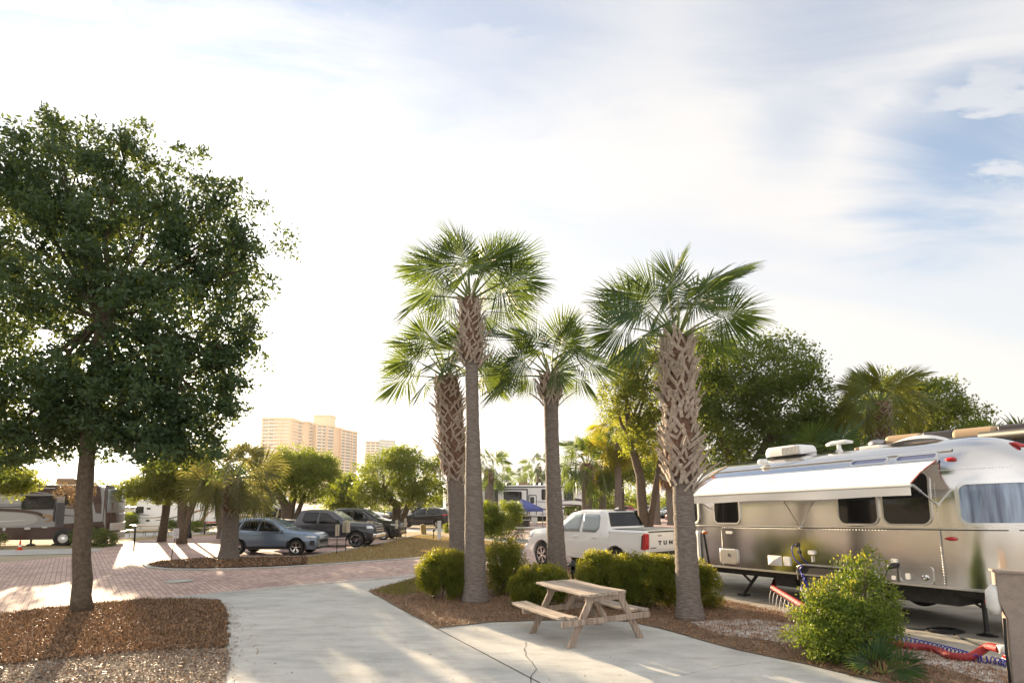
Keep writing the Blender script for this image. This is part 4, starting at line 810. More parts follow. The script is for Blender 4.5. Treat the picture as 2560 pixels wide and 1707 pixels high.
wall_win('window', 4.18, 1.72, 4.94, 2.60, .14, M_glassdark)
wall_win('window', XR + .34, 1.74, XR + 1.15, 2.36, .12, M_curtain, .06)
wall_win('window', -.86, 1.74, -.38, 2.34, .10, M_glassdark, .05)
wall_win('skylight', 3.52, 2.845, 4.17, 2.92, .037, M_skyl, .03)
wall_win('skylight', 4.36, 2.845, 5.0, 2.92, .037, M_skyl, .03)
# front stone guard and its dark gap
def cap_patch(name, x0, x1, z0, z1, off, m, parent=None):
    mb = MB(); rows = [[body_pt(x0 + (x1 - x0) * i / 10, zsec(x0 + (x1 - x0) * i / 10, z0 + (z1 - z0) * j / 8), off) for j in range(9)] for i in range(11)]
    mb.grid(rows); o = mb.build(name, m, parent or TR, smooth=True, fixn=False); s = o.modifiers.new('s', 'SOLIDIFY'); s.thickness = .02; s.offset = 0; return o
cap_patch('stone_guard', -1.13, -.30, .72, 1.52, .05, M_white)
mb = MB(); mb.grid([[body_pt(-.24 + .05 * j + .12 * i / 8, zsec(0, 1.46 - .74 * i / 8), .012) for j in range(2)] for i in range(9)]); mb.build('guard_gap', M_black, TR, fixn=False)
def onwall(mb, x0, z0, x1, z1, th, r=.03, y0=.0):
    mb.prism(rrect(x0, z0, x1, z1, r, 3), lambda a, b: Vector((a, y0, b)), lambda a, b: Vector((a, -th, b)))
mb = MB(); onwall(mb, .30, .75, .82, 1.11, .05, .06); mb.build('furnace_cover', M_aluplain, TR, bevel=.02)
mb = MB(); mb.prism(rrect(.55, .93, .60, 1.0, .015, 3), lambda a, b: Vector((a, -.05, b)), lambda a, b: Vector((a, -.056, b))); mb.build('latch', M_black, TR)
def pyramid(mb, x0, z0, x1, z1, h):
    cx, cz = (x0 + x1) / 2, (z0 + z1) / 2; mb.add([(x0, 0, z0), (x1, 0, z0), (x1, 0, z1), (x0, 0, z1), (x0 + .015, -.02, z0 + .01), (x1 - .015, -.02, z0 + .01), (x1 - .015, -.02, z1 - .01), (x0 + .015, -.02, z1 - .01), (cx, -h, cz)],
        [(0, 1, 5, 4), (1, 2, 6, 5), (2, 3, 7, 6), (3, 0, 4, 7), (4, 5, 8), (5, 6, 8), (6, 7, 8), (7, 4, 8)])
mb = MB(); pyramid(mb, 1.62, .80, 1.97, 1.02, .07); mb.build('exhaust_vent', M_offwhite, TR)
mb = MB(); onwall(mb, 2.03, .82, 2.19, 1.01, .035, .02); mb.build('vent_cover', M_offwhite, TR, bevel=.008)
mb = MB(); onwall(mb, .50, 1.455, .70, 1.525, .02, .03); mb.build('badge', M_offwhite, TR, bevel=.006)
mb = MB(); mb.lathe([(.05, -.01), (.055, .01), (.03, .05), (0, .055)], (2.37, -.02, 1.27), 14, 'y'); v = mb.v; mb.v = [(a, -abs(b + .0) if True else b, c) for a, b, c in v]; mb.build('water_inlet', M_blackmet, TR)
mb = MB(); onwall(mb, 2.37, 1.08, 2.43, 1.16, .03, .02); mb.build('cable_jack', M_black, TR)
mb = MB(); onwall(mb, 2.62, 1.09, 2.76, 1.17, .04, .02); mb.box((2.7, -.03, 1.0), (.02, .02, .12)); mb.build('outdoor_shower', M_offwhite, TR)
# power inlet with access door
mb = MB(); ring_prism(mb, rrect(4.34, .70, 4.89, 1.0, .06, 5), rrect(4.36, .72, 4.87, .98, .05, 5), lambda a, b: Vector((a, -.002, b)), lambda a, b: Vector((a, -.018, b))); d_ = mb.build('access_door', M_chrome, TR)
mb = MB(); mb.prism(rrect(4.36, .72, 4.87, .98, .05, 5), lambda a, b: Vector((a, -.001, b)), lambda a, b: Vector((a, -.008, b))); mb.build('door_panel', M_alu, d_)
mb = MB(); mb.lathe([(.05, 0), (.05, -.02), (.03, -.025), (.028, -.012), (0, -.012)], (4.76, -.008, .81), 14, 'y'); mb.build('lock', M_chrome, d_)
mb = MB(); onwall(mb, 4.45, .76, 4.52, .86, .03, .015); mb.build('door_vent', M_offwhite, d_)
mb = MB(); onwall(mb, 4.23, 1.03, 4.33, 1.10, .03, .01); mb.build('inlet_cap', M_offwhite, TR); mb = MB(); onwall(mb, 4.20, .73, 4.27, .80, .008, .01); mb.build('sticker', M_offwhite, TR)
mb = MB(); mb.tube([(4.29, 0, .99), (4.28, -.07, .98), (4.24, -.14, .95)], [.055, .05, .035], 12); mb.build('power_inlet', M_blackmet, TR, smooth=True)
# lamps
def lamp(name, x, z, L, r, m, dirx=1, side=0):
    p = body_pt(x, zsec(x, z), .0); q = body_pt(x, zsec(x, z), .05); d = (q - p).normalized(); mb = MB(); t = Vector((dirx, 0, 0)); t = (t - d * t.dot(d)).normalized()
    P = [p + d * .015 + t * (L * (i / 6 - .5)) for i in range(7)]; mb.tube(P, [r * .15, r * .5, r * .75, r * .95, r, r * .95, r * .5], 10); return mb.build(name, m, TR, smooth=True)
lamp('marker_lamp', 5.24, 2.80, .17, .035, M_red); lamp('marker_lamp', 5.20, 1.48, .18, .035, M_red)
lamp('marker_lamp', .04, 2.83, .14, .03, M_amber, -1); lamp('marker_lamp', -.16, 1.47, .15, .035, M_amber, -1)
for k, (x, yy) in enumerate(((5.85, .95), (5.88, 1.2), (5.85, 1.45))):
    p = Vector((x, yy, 0)); f = (x - XR) / LR; k2 = (1 - f ** 2.35) ** (1 / 2.35); p.z = 1.9 + (ZT - 1.9) * k2 - .02 + .03; mb = MB()
    mb.tube([p + Vector((-.08, 0, .02)), p, p + Vector((.08, 0, -.05)), p + Vector((.1, 0, -.06))], [.01, .03, .035, .02], 10); mb.build('clearance_lamp', M_red, TR, smooth=True)
# rear camera bump / bracket at the corner
mb = MB(); p = body_pt(6.22, zsec(6.22, 2.46), .0); mb.box(tuple(p), (.16, .2, .14)); mb.build('camera_housing', M_blackmet, TR, bevel=.03)
# roof items
def onroof(x, y): return Vector((x, y, 1.9 + (ZT - 1.9) - (ZT - ZW) * (1 - (1 - ((W2 - y) / W2) ** 2) ** .5) * 0 - abs(W2 - y) ** 3 * .18))
mb = MB(); P = rrect(-.36, -.35, .36, .35, .14, 5); n = len(P)
rows = []
for (sc_, z) in ((1.0, .05), (1.02, .13), (.98, .22), (.9, .27), (.6, .285)): rows.append([(1.5 + a * 1.35 * sc_, W2 + c * sc_, ZT - .02 + z) for a, c in P])
mb.grid(rows, closed=True); mb.add(rows[-1], [list(range(n))]); mb.add(rows[0], [list(range(n))[::-1]]); ac = mb.build('air_conditioner', M_white, TR, bevel=0)
mb = MB()
for k in range(13): mb.box((1.55 + k * .035, W2 - .378, ZT + .12), (.008, .02, .16))
for k in range(8): mb.box((1.76, W2 - .376, ZT + .045 + k * .022), (.44, .016, .006))
mb.build('grille', M_offwhite, ac)
mb = MB(); mb.box((1.76, W2 - .364, ZT + .12), (.44, .012, .17)); mb.build('grille_shadow', M_steel, ac)
mb = MB(); mb.box((1.5, W2, ZT), (.8, .5, .08)); mb.build('base', M_black, ac)
mb = MB(); mb.tube([(2.75, W2 - .1, ZT - .03), (2.75, W2 - .1, ZT + .06), (2.75, W2 - .1, ZT + .16)], [.10, .045, .04], 12); mb.tube([(2.47, W2 - .1, ZT + .17), (2.6, W2 - .1, ZT + .195), (2.9, W2 - .1, ZT + .2), (3.05, W2 - .1, ZT + .175)], [.03, .05, .05, .03], 10); mb.build('television_antenna', M_white, TR, smooth=True)
mb = MB(); mb.lathe([(.11, 0), (.12, .06), (.09, .10), (0, .11)], (1.35, W2 - .8, ZT - .16), 16); mb.build('plumbing_vent', M_white, TR, smooth=True)
mb = MB(); mb.tube([(1.5, W2 - .75, ZT - .1), (1.9, W2 - .7, ZT - .08), (2.3, W2 - .5, ZT - .0), (2.7, W2 - .2, ZT + .02)], .008, 5); mb.build('roof_cable', M_rubber, TR)
mb = MB(); rows = []
for i in range(11):
    t = i / 10; rows.append([(3.85 + t * .95, W2 - .3 + .5 * j / 8, ZT - .01 + .16 * sin(pi * t) ** .6 * sin(pi * (.15 + .7 * j / 8))) for j in range(9)])
mb.grid(rows); mb.build('vent_dome', M_offwhite, TR, smooth=True, fixn=False)
mb = MB(); mb.box((3.4, W2 + .1, ZT + .02), (.42, .42, .07)); mb.build('roof_vent', M_offwhite, TR, bevel=.02)
mb = MB(); mb.box((4.2, W2 + .55, ZT - .02), (2.4, .5, .04)); mb.build('solar_panel', M_blackmet, TR)
# awning: fabric, roller, valance, arms
mb = MB(); rows = []; XA, XB = .06, 5.02; rng = random.Random(3)
for i in range(61):
    x = XA + (XB - XA) * i / 60; r = []
    for j in range(15):
        t = j / 14; w_ = .012 * sin(x * 5.5 - t * 3.2) * sin(pi * t) + .006 * sin(x * 17 + t * 9) * sin(pi * t)
        r.append((x + .03 * (1 - t), .13 - .78 * t, 2.79 - .40 * t + .075 * sin(pi * t) * (1 if True else 0) * .55 + w_))
    rows.append(r)
mb.grid(rows); aw = mb.build('awning', M_awning, TR, smooth=True, fixn=False)
mb = MB(); mb.tube([(XA, -.66, 2.37), ((XA + XB) / 2, -.66, 2.37), (XB, -.66, 2.37)], .033, 14); mb.build('roller', M_offwhite, aw, smooth=False)
mb = MB(); rows = []
for i in range(61):
    x = XA + (XB - XA) * i / 60; rows.append([(x, -.68 + .012 * sin(x * 3.1) * t, 2.35 - (.16 + .012 * sin(x * 2.3)) * t) for t in (0, .3, .6, .9, 1)])
mb.grid(rows); mb.build('valance', fabric('valance_fabric', (.52, .54, .57), (.60, .61, .63), .2), aw, fixn=False)
mb = MB(); mb.tube([(XA + .02, .12, 2.79), (XA, -.28, 2.62), (XA, -.66, 2.40)], .012, 6); mb.tube([(XB + .04, .12, 2.80), (XB + .0, -.3, 2.61), (XB, -.66, 2.40)], .012, 6); mb.build('hem', mat('red_piping', (.28, .06, .05), .7), aw)
for (a, c) in (((XB + .02, -.66, 2.37), (5.06, -.02, 2.05)), ((XA - .02, -.66, 2.37), (.04, -.02, 2.07)), ((2.5, -.64, 2.36), (2.47, -.02, 1.64))):
    a = Vector(a); c = Vector(c); mb = MB(); mb.tube([a, a.lerp(c, .33), a.lerp(c, .34), c], [.024, .022, .014, .014], 8); mb.box(tuple(c), (.05, .04, .05)); mb.build('arm', M_aluplain, aw)
# chassis, wheels, stabilisers
mb = MB(); mb.box((2.6, W2, .58), (6.0, 2.0, .14)); mb.box((2.6, .14, .60), (5.6, .05, .09)); mb.box((4.6, .5, .46), (1.1, .7, .18)); mb.box((1.9, .35, .46), (.5, .4, .2)); mb.build('chassis', M_dirtydark, TR)
mb = MB(); mb.prism(rrect(2.36, .45, 3.95, .84, .12, 5), lambda a, b: Vector((a, .02, b)), lambda a, b: Vector((a, -.006, b))); mb.build('wheel_well', M_dirtydark, TR)
mb = MB(); O = [(2.33, .45)] + [p for p in rrect(2.33, .6, 3.98, .87, .15, 6) if p[1] > .7 and p[0] < 3.98][::-1] + [(3.98, .45)]
mb.tube([(2.33, -.012, .56), (2.33, -.012, .74), (2.37, -.012, .84), (2.5, -.012, .87), (3.8, -.012, .87), (3.93, -.012, .84), (3.98, -.012, .74), (3.98, -.012, .56)], .018, 8); mb.build('wheel_arch_trim', M_chrome, TR, smooth=True)
def trailer_wheel(x, y, r, parent, z=None, wd=.2, side=-1):
    z = r if z is None else z; mb = MB(); mb.lathe([(r * .62, -wd / 2), (r * .93, -wd / 2), (r, -wd / 2 + .03), (r, wd / 2 - .03), (r * .93, wd / 2), (r * .62, wd / 2), (r * .62, -wd / 2)], (x, y, z), 28, 'y', False); w = mb.build('wheel', M_rubber, parent, smooth=False)
    mb = MB(); mb.lathe([(r * .62, -.02), (r * .62, side * wd * .42), (r * .5, side * wd * .36), (r * .3, side * wd * .4), (0, side * wd * .44)], (x, y, z), 24, 'y'); mb.build('rim', M_aluplain, w, smooth=True); return w
for x in (2.75, 3.55):
    trailer_wheel(x, .2, .36, TR, .36); trailer_wheel(x, 2.2, .36, TR, .36, side=1)
mb = MB(); mb.beam((1.05, .35, .56), (.62, .35, .06), .07, .05); mb.beam((.55, .35, .56), (.85, .35, .33), .05, .04); mb.box((.60, .35, .03), (.22, .2, .04)); mb.build('stabiliser', M_blackmet, TR, bevel=.006)
mb = MB(); q = TM.inverted() @ G(2469, 1590); mb.tube([(q.x, q.y, q.z + .03), (q.x, q.y, .28), (q.x, q.y, .56)], [.035, .035, .05], 10); mb.lathe([(.16, 0), (.15, .02), (.05, .05), (.04, .09)], (q.x, q.y, q.z + .0), 18); mb.beam((q.x - .35, q.y, .5), (q.x, q.y, .3), .04, .03); mb.beam((q.x - .25, q.y + .2, .5), (q.x + .15, q.y, .34), .03, .03); mb.build('stabiliser', M_blackmet, TR, smooth=False)
mb = MB(); mb.box((5.75, 1.5, .27), (.45, .8, .42)); mb.build('spare_wheel_case', M_rubber, TR, bevel=.08)
mb = MB(); mb.box((5.55, .16, .50), (.09, .03, .06)); mb.box((5.8, .2, .50), (.20, .03, .05)); mb.build('reflector', M_red, TR)
mb = MB(); mb.prism([(-1.0, .55), (-2.1, .5), (-2.1, .58), (-1.0, .68)], lambda a, b: Vector((a, W2 - .06, b)), lambda a, b: Vector((a, W2 + .06, b))); mb.tube([(-1.6, W2, .02), (-1.6, W2, .8)], .03, 10); mb.build('hitch', M_blackmet, TR)
mb = MB(); mb.lathe([(.15, 0), (.16, .05), (.16, .42), (.10, .52), (0, .54)], (-1.35, W2 - .18, .6), 16); mb.lathe([(.15, 0), (.16, .05), (.16, .42), (.10, .52), (0, .54)], (-1.35, W2 + .18, .6), 16); mb.build('gas_bottle', M_aluplain, TR, smooth=True)
def T3(x, y, z): return TM @ Vector((x, y, z))
# ---- hoses and cords beside the trailer
M_redhose = mat('red_hose', (.27, .014, .016), .4, var=.2, vscale=20, bump=.8, bscale=60); M_bluehose = mat('blue_hose', (.012, .02, .30), .35); M_ltgrey = mat('hose_rack', (.5, .48, .46), .5)
pth = [G(2078, 1585, .02), G(2140, 1600, .07), G(2200, 1602, .07), G(2268, 1614, .07), (G(2310, 1617, .07)), G(2345, 1626, .06), G(2375, 1638, .07), G(2420, 1642, .07), G(2447, 1630, .10), G(2465, 1618, .16), G(2478, 1616, .20), G(2500, 1622, .22)]
def smoothp(P, k=6):
    out = []
    for i in range(len(P) - 1):
        p0 = P[max(0, i - 1)]; p1 = P[i]; p2 = P[i + 1]; p3 = P[min(len(P) - 1, i + 2)]
        for j in range(k):
            t = j / k; out.append(.5 * ((2 * p1) + (p2 - p0) * t + (2 * p0 - 5 * p1 + 4 * p2 - p3) * t * t + (3 * p1 - p0 - 3 * p2 + p3) * t ** 3))
    out.append(P[-1]); return out
hp = smoothp([Vector(p) for p in pth], 12)
mb = MB(); mb.tube(hp, [.050 * (1 + .12 * (i % 2)) for i in range(len(hp))], 14); hs = mb.build('sewer_hose', M_redhose, smooth=True, fixn=False); tag(hs, 'red corrugated sewer hose lying along the edge of the trailer pad', 'hose')
e0 = hp[-1]; ef = empty('sewer_fitting', (e0.x + .05, e0.y - .03, 0), label='pale plastic elbow where the red hose drops into the ground', cat='pipe fitting'); mb = MB(); mb.tube([(-.08, .02, e0.z), (.0, 0, .23), (.045, -.01, .15), (.05, -.01, .0)], [.06, .068, .066, .07], 14); mb.build('elbow', M_offwhite, ef, smooth=True)
mb = MB(); mb.lathe([(.085, 0), (.085, .03), (.07, .035)], (.05, -.01, .11), 16); mb.build('ring', M_red, ef)
mb = MB(); mb.lathe([(.09, 0), (.095, .10), (.08, .11)], (.05, -.01, 0), 16); mb.build('collar', M_offwhite, ef, smooth=True)
mb = MB(); b0 = G(2525, 1660); mb.box((b0.x, b0.y, .05), (.22, .11, .06)); tag(mb.build('concrete_block', M_offwhite, bevel=.01), 'small pale block on the sand beside the sewer elbow', 'block')
# coiled blue water hose
cps = smoothp([G(2075, 1582, .05), G(2175, 1585, .05), G(2260, 1600, .05), G(2340, 1617, .05), G(2400, 1633, .05), G(2440, 1647, .05), G(2485, 1652, .05), G(2560, 1672, .05)], 60)
mb = MB(); P = []; L = 0
for i in range(1, len(cps)):
    d = cps[i] - cps[i - 1]; s = d.normalized(); sd_ = s.cross(Vector((0, 0, 1))); seg = max(3, int(d.length / .0045))
    for j in range(seg):
        L += d.length / seg; a = L / .062 * 2 * pi; P.append(cps[i - 1].lerp(cps[i], j / seg) + sd_ * cos(a) * .05 + Vector((0, 0, sin(a) * .045 + .012)))
mb.tube(P, .0075, 5); tag(mb.build('coiled_hose', M_bluehose, smooth=True, fixn=False), 'coiled dark blue hose stretched along the pad beside the red hose', 'hose')
mb = MB(); P = smoothp([T3(2.36, -.06, 1.27), T3(2.32, -.12, 1.2), T3(2.36, -.12, 1.0), T3(2.52, -.12, .86), T3(2.46, -.1, .78), T3(2.5, -.12, .7), T3(2.62, -.2, .6), T3(2.6, -.3, .4), T3(2.9, -.5, .1)], 8); mb.tube(P, .012, 6)
P = []
for i in range(160):
    t = i / 160; a = t * 2 * pi * 7; P.append(T3(2.55 + .25 * t + .03 * cos(a), -.16 - .1 * t + .03 * sin(a), .70 - .45 * t))
mb.tube(P, .010, 5); tag(mb.build('water_hose', M_bluehose, smooth=True, fixn=False), 'blue water hose dangling from the inlet on the trailer side', 'hose')
# power cord and its coil
mb = MB(); P = smoothp([T3(4.24, -.14, .95), T3(4.2, -.2, .8), T3(4.18, -.25, .5), T3(4.25, -.3, .2), G(2222, 1550, .02), G(2262, 1568, .02), G(2300, 1573, .02), G(2345, 1577, .02)], 8); mb.tube(P, .014, 6)
c0 = G(2362, 1577, .02)
for k in range(5): 
    mb.tube([c0 + Vector((cos(t) * (.30 - .03 * k), sin(t) * (.20 - .02 * k), .008 * k + .01)) for t in [2 * pi * j / 24 + k for j in range(25)]], .013, 6)
P = smoothp([G(2385, 1585, .02), G(2420, 1602, .02), G(2450, 1612, .02), G(2520, 1622, .02), G(2560, 1630, .02)], 6); mb.tube(P, .012, 6)
tag(mb.build('power_cord', M_rubber, smooth=True, fixn=False), 'thick black power cord hanging from the trailer and coiled on the pad', 'power cord')
# hose support (accordion rack with red hose)
e1 = T3(1.55, -.05, 0); e2 = T3(2.35, -.75, 0)
hr = empty('hose_support', (0, 0, 0), label='grey folding rack carrying a red hose under the silver trailer', cat='hose rack'); a0 = G(1935, 1508); a1 = G(1990, 1537); a1 = a1 + (a1 - a0) * 1.2; a0.z = a1.z = 0
mb = MB(); K = 13; dd = (a1 - a0) / K; sd2 = Vector((-dd.y, dd.x, 0)).normalized() * .10
for k in range(K + 1):
    c = a0 + dd * k; h1 = .30 - .012 * k
    for s in (-1, 1): mb.tube([c + sd2 * s, c + sd2 * s * .8 + Vector((0, 0, h1 * .6)), c + sd2 * s * .5 + Vector((0, 0, h1 - .02)), c + Vector((0, 0, h1 - .01))], .008, 5)
mb.tube([a0 + dd * k + Vector((0, 0, .29 - .012 * k)) for k in range(K + 1)], .012, 5); mb.build('rack', M_ltgrey, hr)
mb = MB(); mb.tube([a0 + Vector((.25, .4, .45)), a0 + Vector((.05, .1, .36)), a0 + Vector((0, 0, .34))] + [a0 + dd * k + Vector((0, 0, .345 - .012 * k)) for k in range(1, K + 1)], .06, 12); mb.build('hose', M_redhose, hr, smooth=True)
# utility pedestal at the right edge
M_taupe = mat('painted_wood_post', (.27, .215, .18), .65, var=.12, vscale=14, bump=.3, bscale=40)
pu = G(2562, 1712); pe = empty('utility_pedestal', pu, radians(-28), label='brown wooden utility post with a wider head at the right edge', cat='utility post')
hh = AT(2530, 1432, pu.y).z
mb = MB(); mb.prism([(-.13, 0), (.13, 0), (.16, .0), (.16, hh * .62), (.22, hh * .75), (.22, hh), (-.20, hh), (-.20, hh * .75), (-.13, hh * .6)], lambda a, b: Vector((a, -.10, b)), lambda a, b: Vector((a, .14, b))); mb.build('post', M_taupe, pe, bevel=.006)
mb = MB(); mb.box((0.01, .02, hh + .018), (.46, .30, .035)); mb.build('cap', M_taupe, pe, bevel=.008)
mb = MB(); mb.tube([(-.21, -.02, hh * .62), (-.235, -.02, hh * .68), (-.235, -.02, hh * .82), (-.20, -.02, hh * .88)], [.05, .08, .08, .05], 12); mb.build('meter_cover', M_offwhite, pe, smooth=True)
mb = MB(); mb.tube([(-.17, -.14, hh * .6), (-.18, -.15, hh * .3), (-.17, -.15, .02)], .016, 8); mb.build('cable', M_rubber, pe, smooth=True)
# ------------------------------------------------------------------ cars and pickups
def paint(name, c, metal=.3, rough=.32): return mat(name, c, rough, metal, coat=.8, spec=.5)
P_grey = paint('paint_grey', (.20, .26, .35), .6, .28); P_dark = paint('paint_charcoal', (.045, .045, .055), .4); P_black = paint('paint_black', (.012, .012, .014), .2); P_white = paint('paint_white', (.80, .80, .80), 0, .3)
P_beige = paint('paint_beige', (.55, .50, .42), .1); P_redp = paint('paint_red', (.28, .015, .02), .2); P_silver = paint('paint_silver', (.5, .51, .52), .6); P_blue = paint('paint_blue', (.05, .09, .16), .3)
class Skin:
    def __init__(s, st):
        st = sorted(st, key=lambda q: -q[0]); s.x = [q[0] for q in st]; s.q = [q[1:] for q in st]
    def at(s, x):
        X = s.x
        if x >= X[0]: return s.q[0]
        if x <= X[-1]: return s.q[-1]
        for i in range(len(X) - 1):
            if X[i] >= x >= X[i + 1]: break
        t = (X[i] - x) / (X[i] - X[i + 1] + 1e-9); a, b = s.q[i], s.q[i + 1]; t2 = t * t * (3 - 2 * t) * .35 + t * .65
        return tuple(u + (v - u) * t2 for u, v in zip(a, b))
    def y(s, x, z):
        zb, ze, zt, w, wr = s.at(x)
        if z <= ze: 
            t = (z - zb) / max(.01, ze - zb); return w * (1 - .03 * t) if t > .25 else w * (.95 + .05 * t / .25)
        t = min(1, (z - ze) / max(.01, zt - .06 - ze)); return w * .97 + (wr - w * .97) * (t ** 1.15)
    def ring(s, x):
        zb, ze, zt, w, wr = s.at(x); h = ze - zb
        P = [(0, zb), (w * .8, zb), (w * .94, zb + .02), (s.y(x, zb + h * .12), zb + h * .12), (s.y(x, zb + h * .3), zb + h * .3), (w * 1.005, zb + h * .55), (w * .995, zb + h * .8), (w * .97, ze)]
        for k in range(1, 5): z = ze + (zt - .06 - ze) * k / 4; P.append((s.y(x, z), z))
        P += [(wr - .035, zt - .025), (wr - .10, zt - .005), (wr * .6, zt + .008), (0, zt + .012)]
        return P
def bool_cut(o, cutters):
    for c in cutters:
        m = o.modifiers.new('b', 'BOOLEAN'); m.operation = 'DIFFERENCE'; m.object = c; m.solver = 'EXACT'
    dg = bpy.context.evaluated_depsgraph_get(); me = bpy.data.meshes.new_from_object(o.evaluated_get(dg)); old = o.data
    o.modifiers.clear(); o.data = me; bpy.data.meshes.remove(old)
    for c in cutters: m_ = c.data; bpy.data.objects.remove(c); bpy.data.meshes.remove(m_)
def car(name, label, cat, contact, heading, near, sp, scale=1, group=None):
    """contact: ground point under the near front wheel; near=+1 when the left side faces us"""
    sk = Skin(sp['st']); tr = sp['track'] / 2; hv = Vector((cos(heading), sin(heading), 0)); lv = Vector((-sin(heading), cos(heading), 0))
    org = Vector(contact) - lv * near * (tr + .1) * scale; org.z = 0.004
    R = empty(name, org, heading, label, cat, group, scale); Xs = sp['st']; x0 = max(q[0] for q in Xs); x1 = min(q[0] for q in Xs); N = sp.get('n', 64)
    xs = sorted(set([x0 + (x1 - x0) * i / N for i in range(N + 1)] + [q[0] for q in Xs]), reverse=True)
    mb = MB(); rows = []
    for x in xs:
        r = sk.ring(x); rows.append([(x, y, z) for y, z in r] + [(x, -y, z) for y, z in r[::-1][1:-1]])
    mb.grid(rows, closed=True); n = len(rows[0]); mb.add(rows[0], [list(range(n))]); mb.add(rows[-1], [list(range(n))[::-1]])
    me = bpy.data.meshes.new('body'); me.from_pydata(mb.v, [], mb.f); bm = bmesh.new(); bm.from_mesh(me); bmesh.ops.remove_doubles(bm, verts=bm.verts, dist=1e-5); bmesh.ops.recalc_face_normals(bm, faces=bm.faces); bm.to_mesh(me); bm.free()
    body = link_mesh('body', me, sp['paint'], R); ar = sp['r'] * sp.get('arch', 1.2); wb = sp['wb']
    cut = []
    for ax in (0, -wb):
        for s in (-1, 1):
            c = MB(); c.lathe([(ar, -.28), (ar, .28)], (ax, s * (tr + .02), sp['r'] + .02), 28, 'y'); cut.append(c.build('c', None)); cut[-1].parent = R
    bpy.context.view_layer.update(); bool_cut(body, cut)
    body.data.polygons.foreach_set('use_smooth', [True] * len(body.data.polygons))
    try: body.data.set_sharp_from_angle(angle=radians(38))
    except Exception: pass
    mb = MB(); mb.box((-wb / 2, 0, sp['r'] + .22), (x0 - x1 - .5, 2 * tr - .25, .40)); mb.build('underbody', M_dirtydark, R)
    for ax in (0, -wb):
        for s in (-1, 1):
            r = sp['r']; c = (ax, s * tr, r); wd = .24; mb = MB()
            mb.lathe([(r * .66, -wd / 2), (r * .92, -wd / 2), (r * .985, -wd / 2 + .025), (r, -wd / 4), (r, wd / 4), (r * .985, wd / 2 - .025), (r * .92, wd / 2), (r * .66, wd / 2), (r * .66, -wd / 2)], c, 32, 'y', False); tw = mb.build('wheel', M_rubber, R, smooth=False)
            mb = MB(); o = s * wd * .5
            ring = [(r * .67, o - s * .12), (r * .67, o - s * .005), (r * .62, o - s * .01), (r * .60, o - s * .12)]; mb.lathe(ring + ring[:1], c, 28, 'y', False)
            ns = sp.get('spokes', 5)
            for k in range(ns):
                a = 2 * pi * k / ns + .3
                for dd in (-.09, .09) if ns <= 7 else (0,):
                    mb.beam((c[0] + cos(a) * r * .08, c[1] + o - s * .03, c[2] + sin(a) * r * .08), (c[0] + cos(a + dd * 1.6) * r * .63, c[1] + o - s * .02, c[2] + sin(a + dd * 1.6) * r * .63), .035, .03, up=(0, 1, 0))
            mb.lathe([(r * .15, o - s * .05), (r * .15, o - s * .005), (0, o)], c, 14, 'y'); mb.build('rim', sp.get('rim', M_aluplain), tw)
            mb = MB(); mb.lathe([(r * .6, o - s * .11), (0, o - s * .11)], c, 20, 'y'); mb.build('hub_shadow', M_black, tw)
    def skp(x, z, s, o): return Vector((x, s * (sk.y(x, z) + o), z))
    def panel(nm, poly, m, o=.012, sides=(-1, 1), parent=None, th=.02):
        """polygon in (x,z) on the body side, triangulated finely by strips in x"""
        for s in sides:
            mb = MB(); xa = min(p[0] for p in poly); xb = max(p[0] for p in poly); K = max(4, int((xb - xa) / .06)); rows = []
            for i in range(K + 1):
                x = xa + (xb - xa) * min(.9995, max(.0005, i / K)); zs_ = []
                for j in range(len(poly)):
                    (ax, az), (bx, bz) = poly[j], poly[(j + 1) % len(poly)]
                    if (ax - x) * (bx - x) < 0: zs_.append(az + (bz - az) * (x - ax) / (bx - ax))
                if len(zs_) < 2: continue
                za, zb_ = min(zs_), max(zs_); rows.append([skp(x, za + (zb_ - za) * k / 5, s, o) for k in range(6)])
            if len(rows) > 1:
                mb.grid(rows); q = mb.build(nm, m, parent or R, smooth=True, fixn=False); md = q.modifiers.new('s', 'SOLIDIFY'); md.thickness = th; md.offset = 0
    for nm, poly, m in sp.get('panels', []): panel(nm, poly, m)
    for nm, pts, m, wd in sp.get('lines', []):
        for s in (-1, 1):
            mb = MB(); P = [skp(x, z, s, .003) for x, z in pts]; mb.tube(P, wd / 2, 4); mb.build(nm, m, R)
    def top(nm, xa, xb, f, m, o=.012, yr=None):
        mb = MB(); rows = []
        for i in range(11):
            x = xa + (xb - xa) * i / 10; q = sk.at(x); yw = (q[4] - .09) * f if yr is None else yr; e = .01; d = (sk.at(x + e)[2] - sk.at(x - e)[2]) / (2 * e); nn = Vector((-d, 0, 1)).normalized()
            rows.append([Vector((x, yw * (j / 5 - 1), q[2] + .006)) + nn * o for j in range(11)])
        mb.grid(rows); q = mb.build(nm, m, R, smooth=True, fixn=False); md = q.modifiers.new('s', 'SOLIDIFY'); md.thickness = .01; md.offset = 0
    for nm, xa, xb, f, m in sp.get('tops', []): top(nm, xa, xb, f, m)
    for nm, c, d, m, bv in sp.get('boxes', []): mb = MB(); mb.box(c, d); mb.build(nm, m, R, bevel=bv)
    for nm, c, d, m, bv in sp.get('pairs', []):
        for s in (-1, 1): mb = MB(); mb.box((c[0], c[1] * s, c[2]), d); mb.build(nm, m, R, bevel=bv)
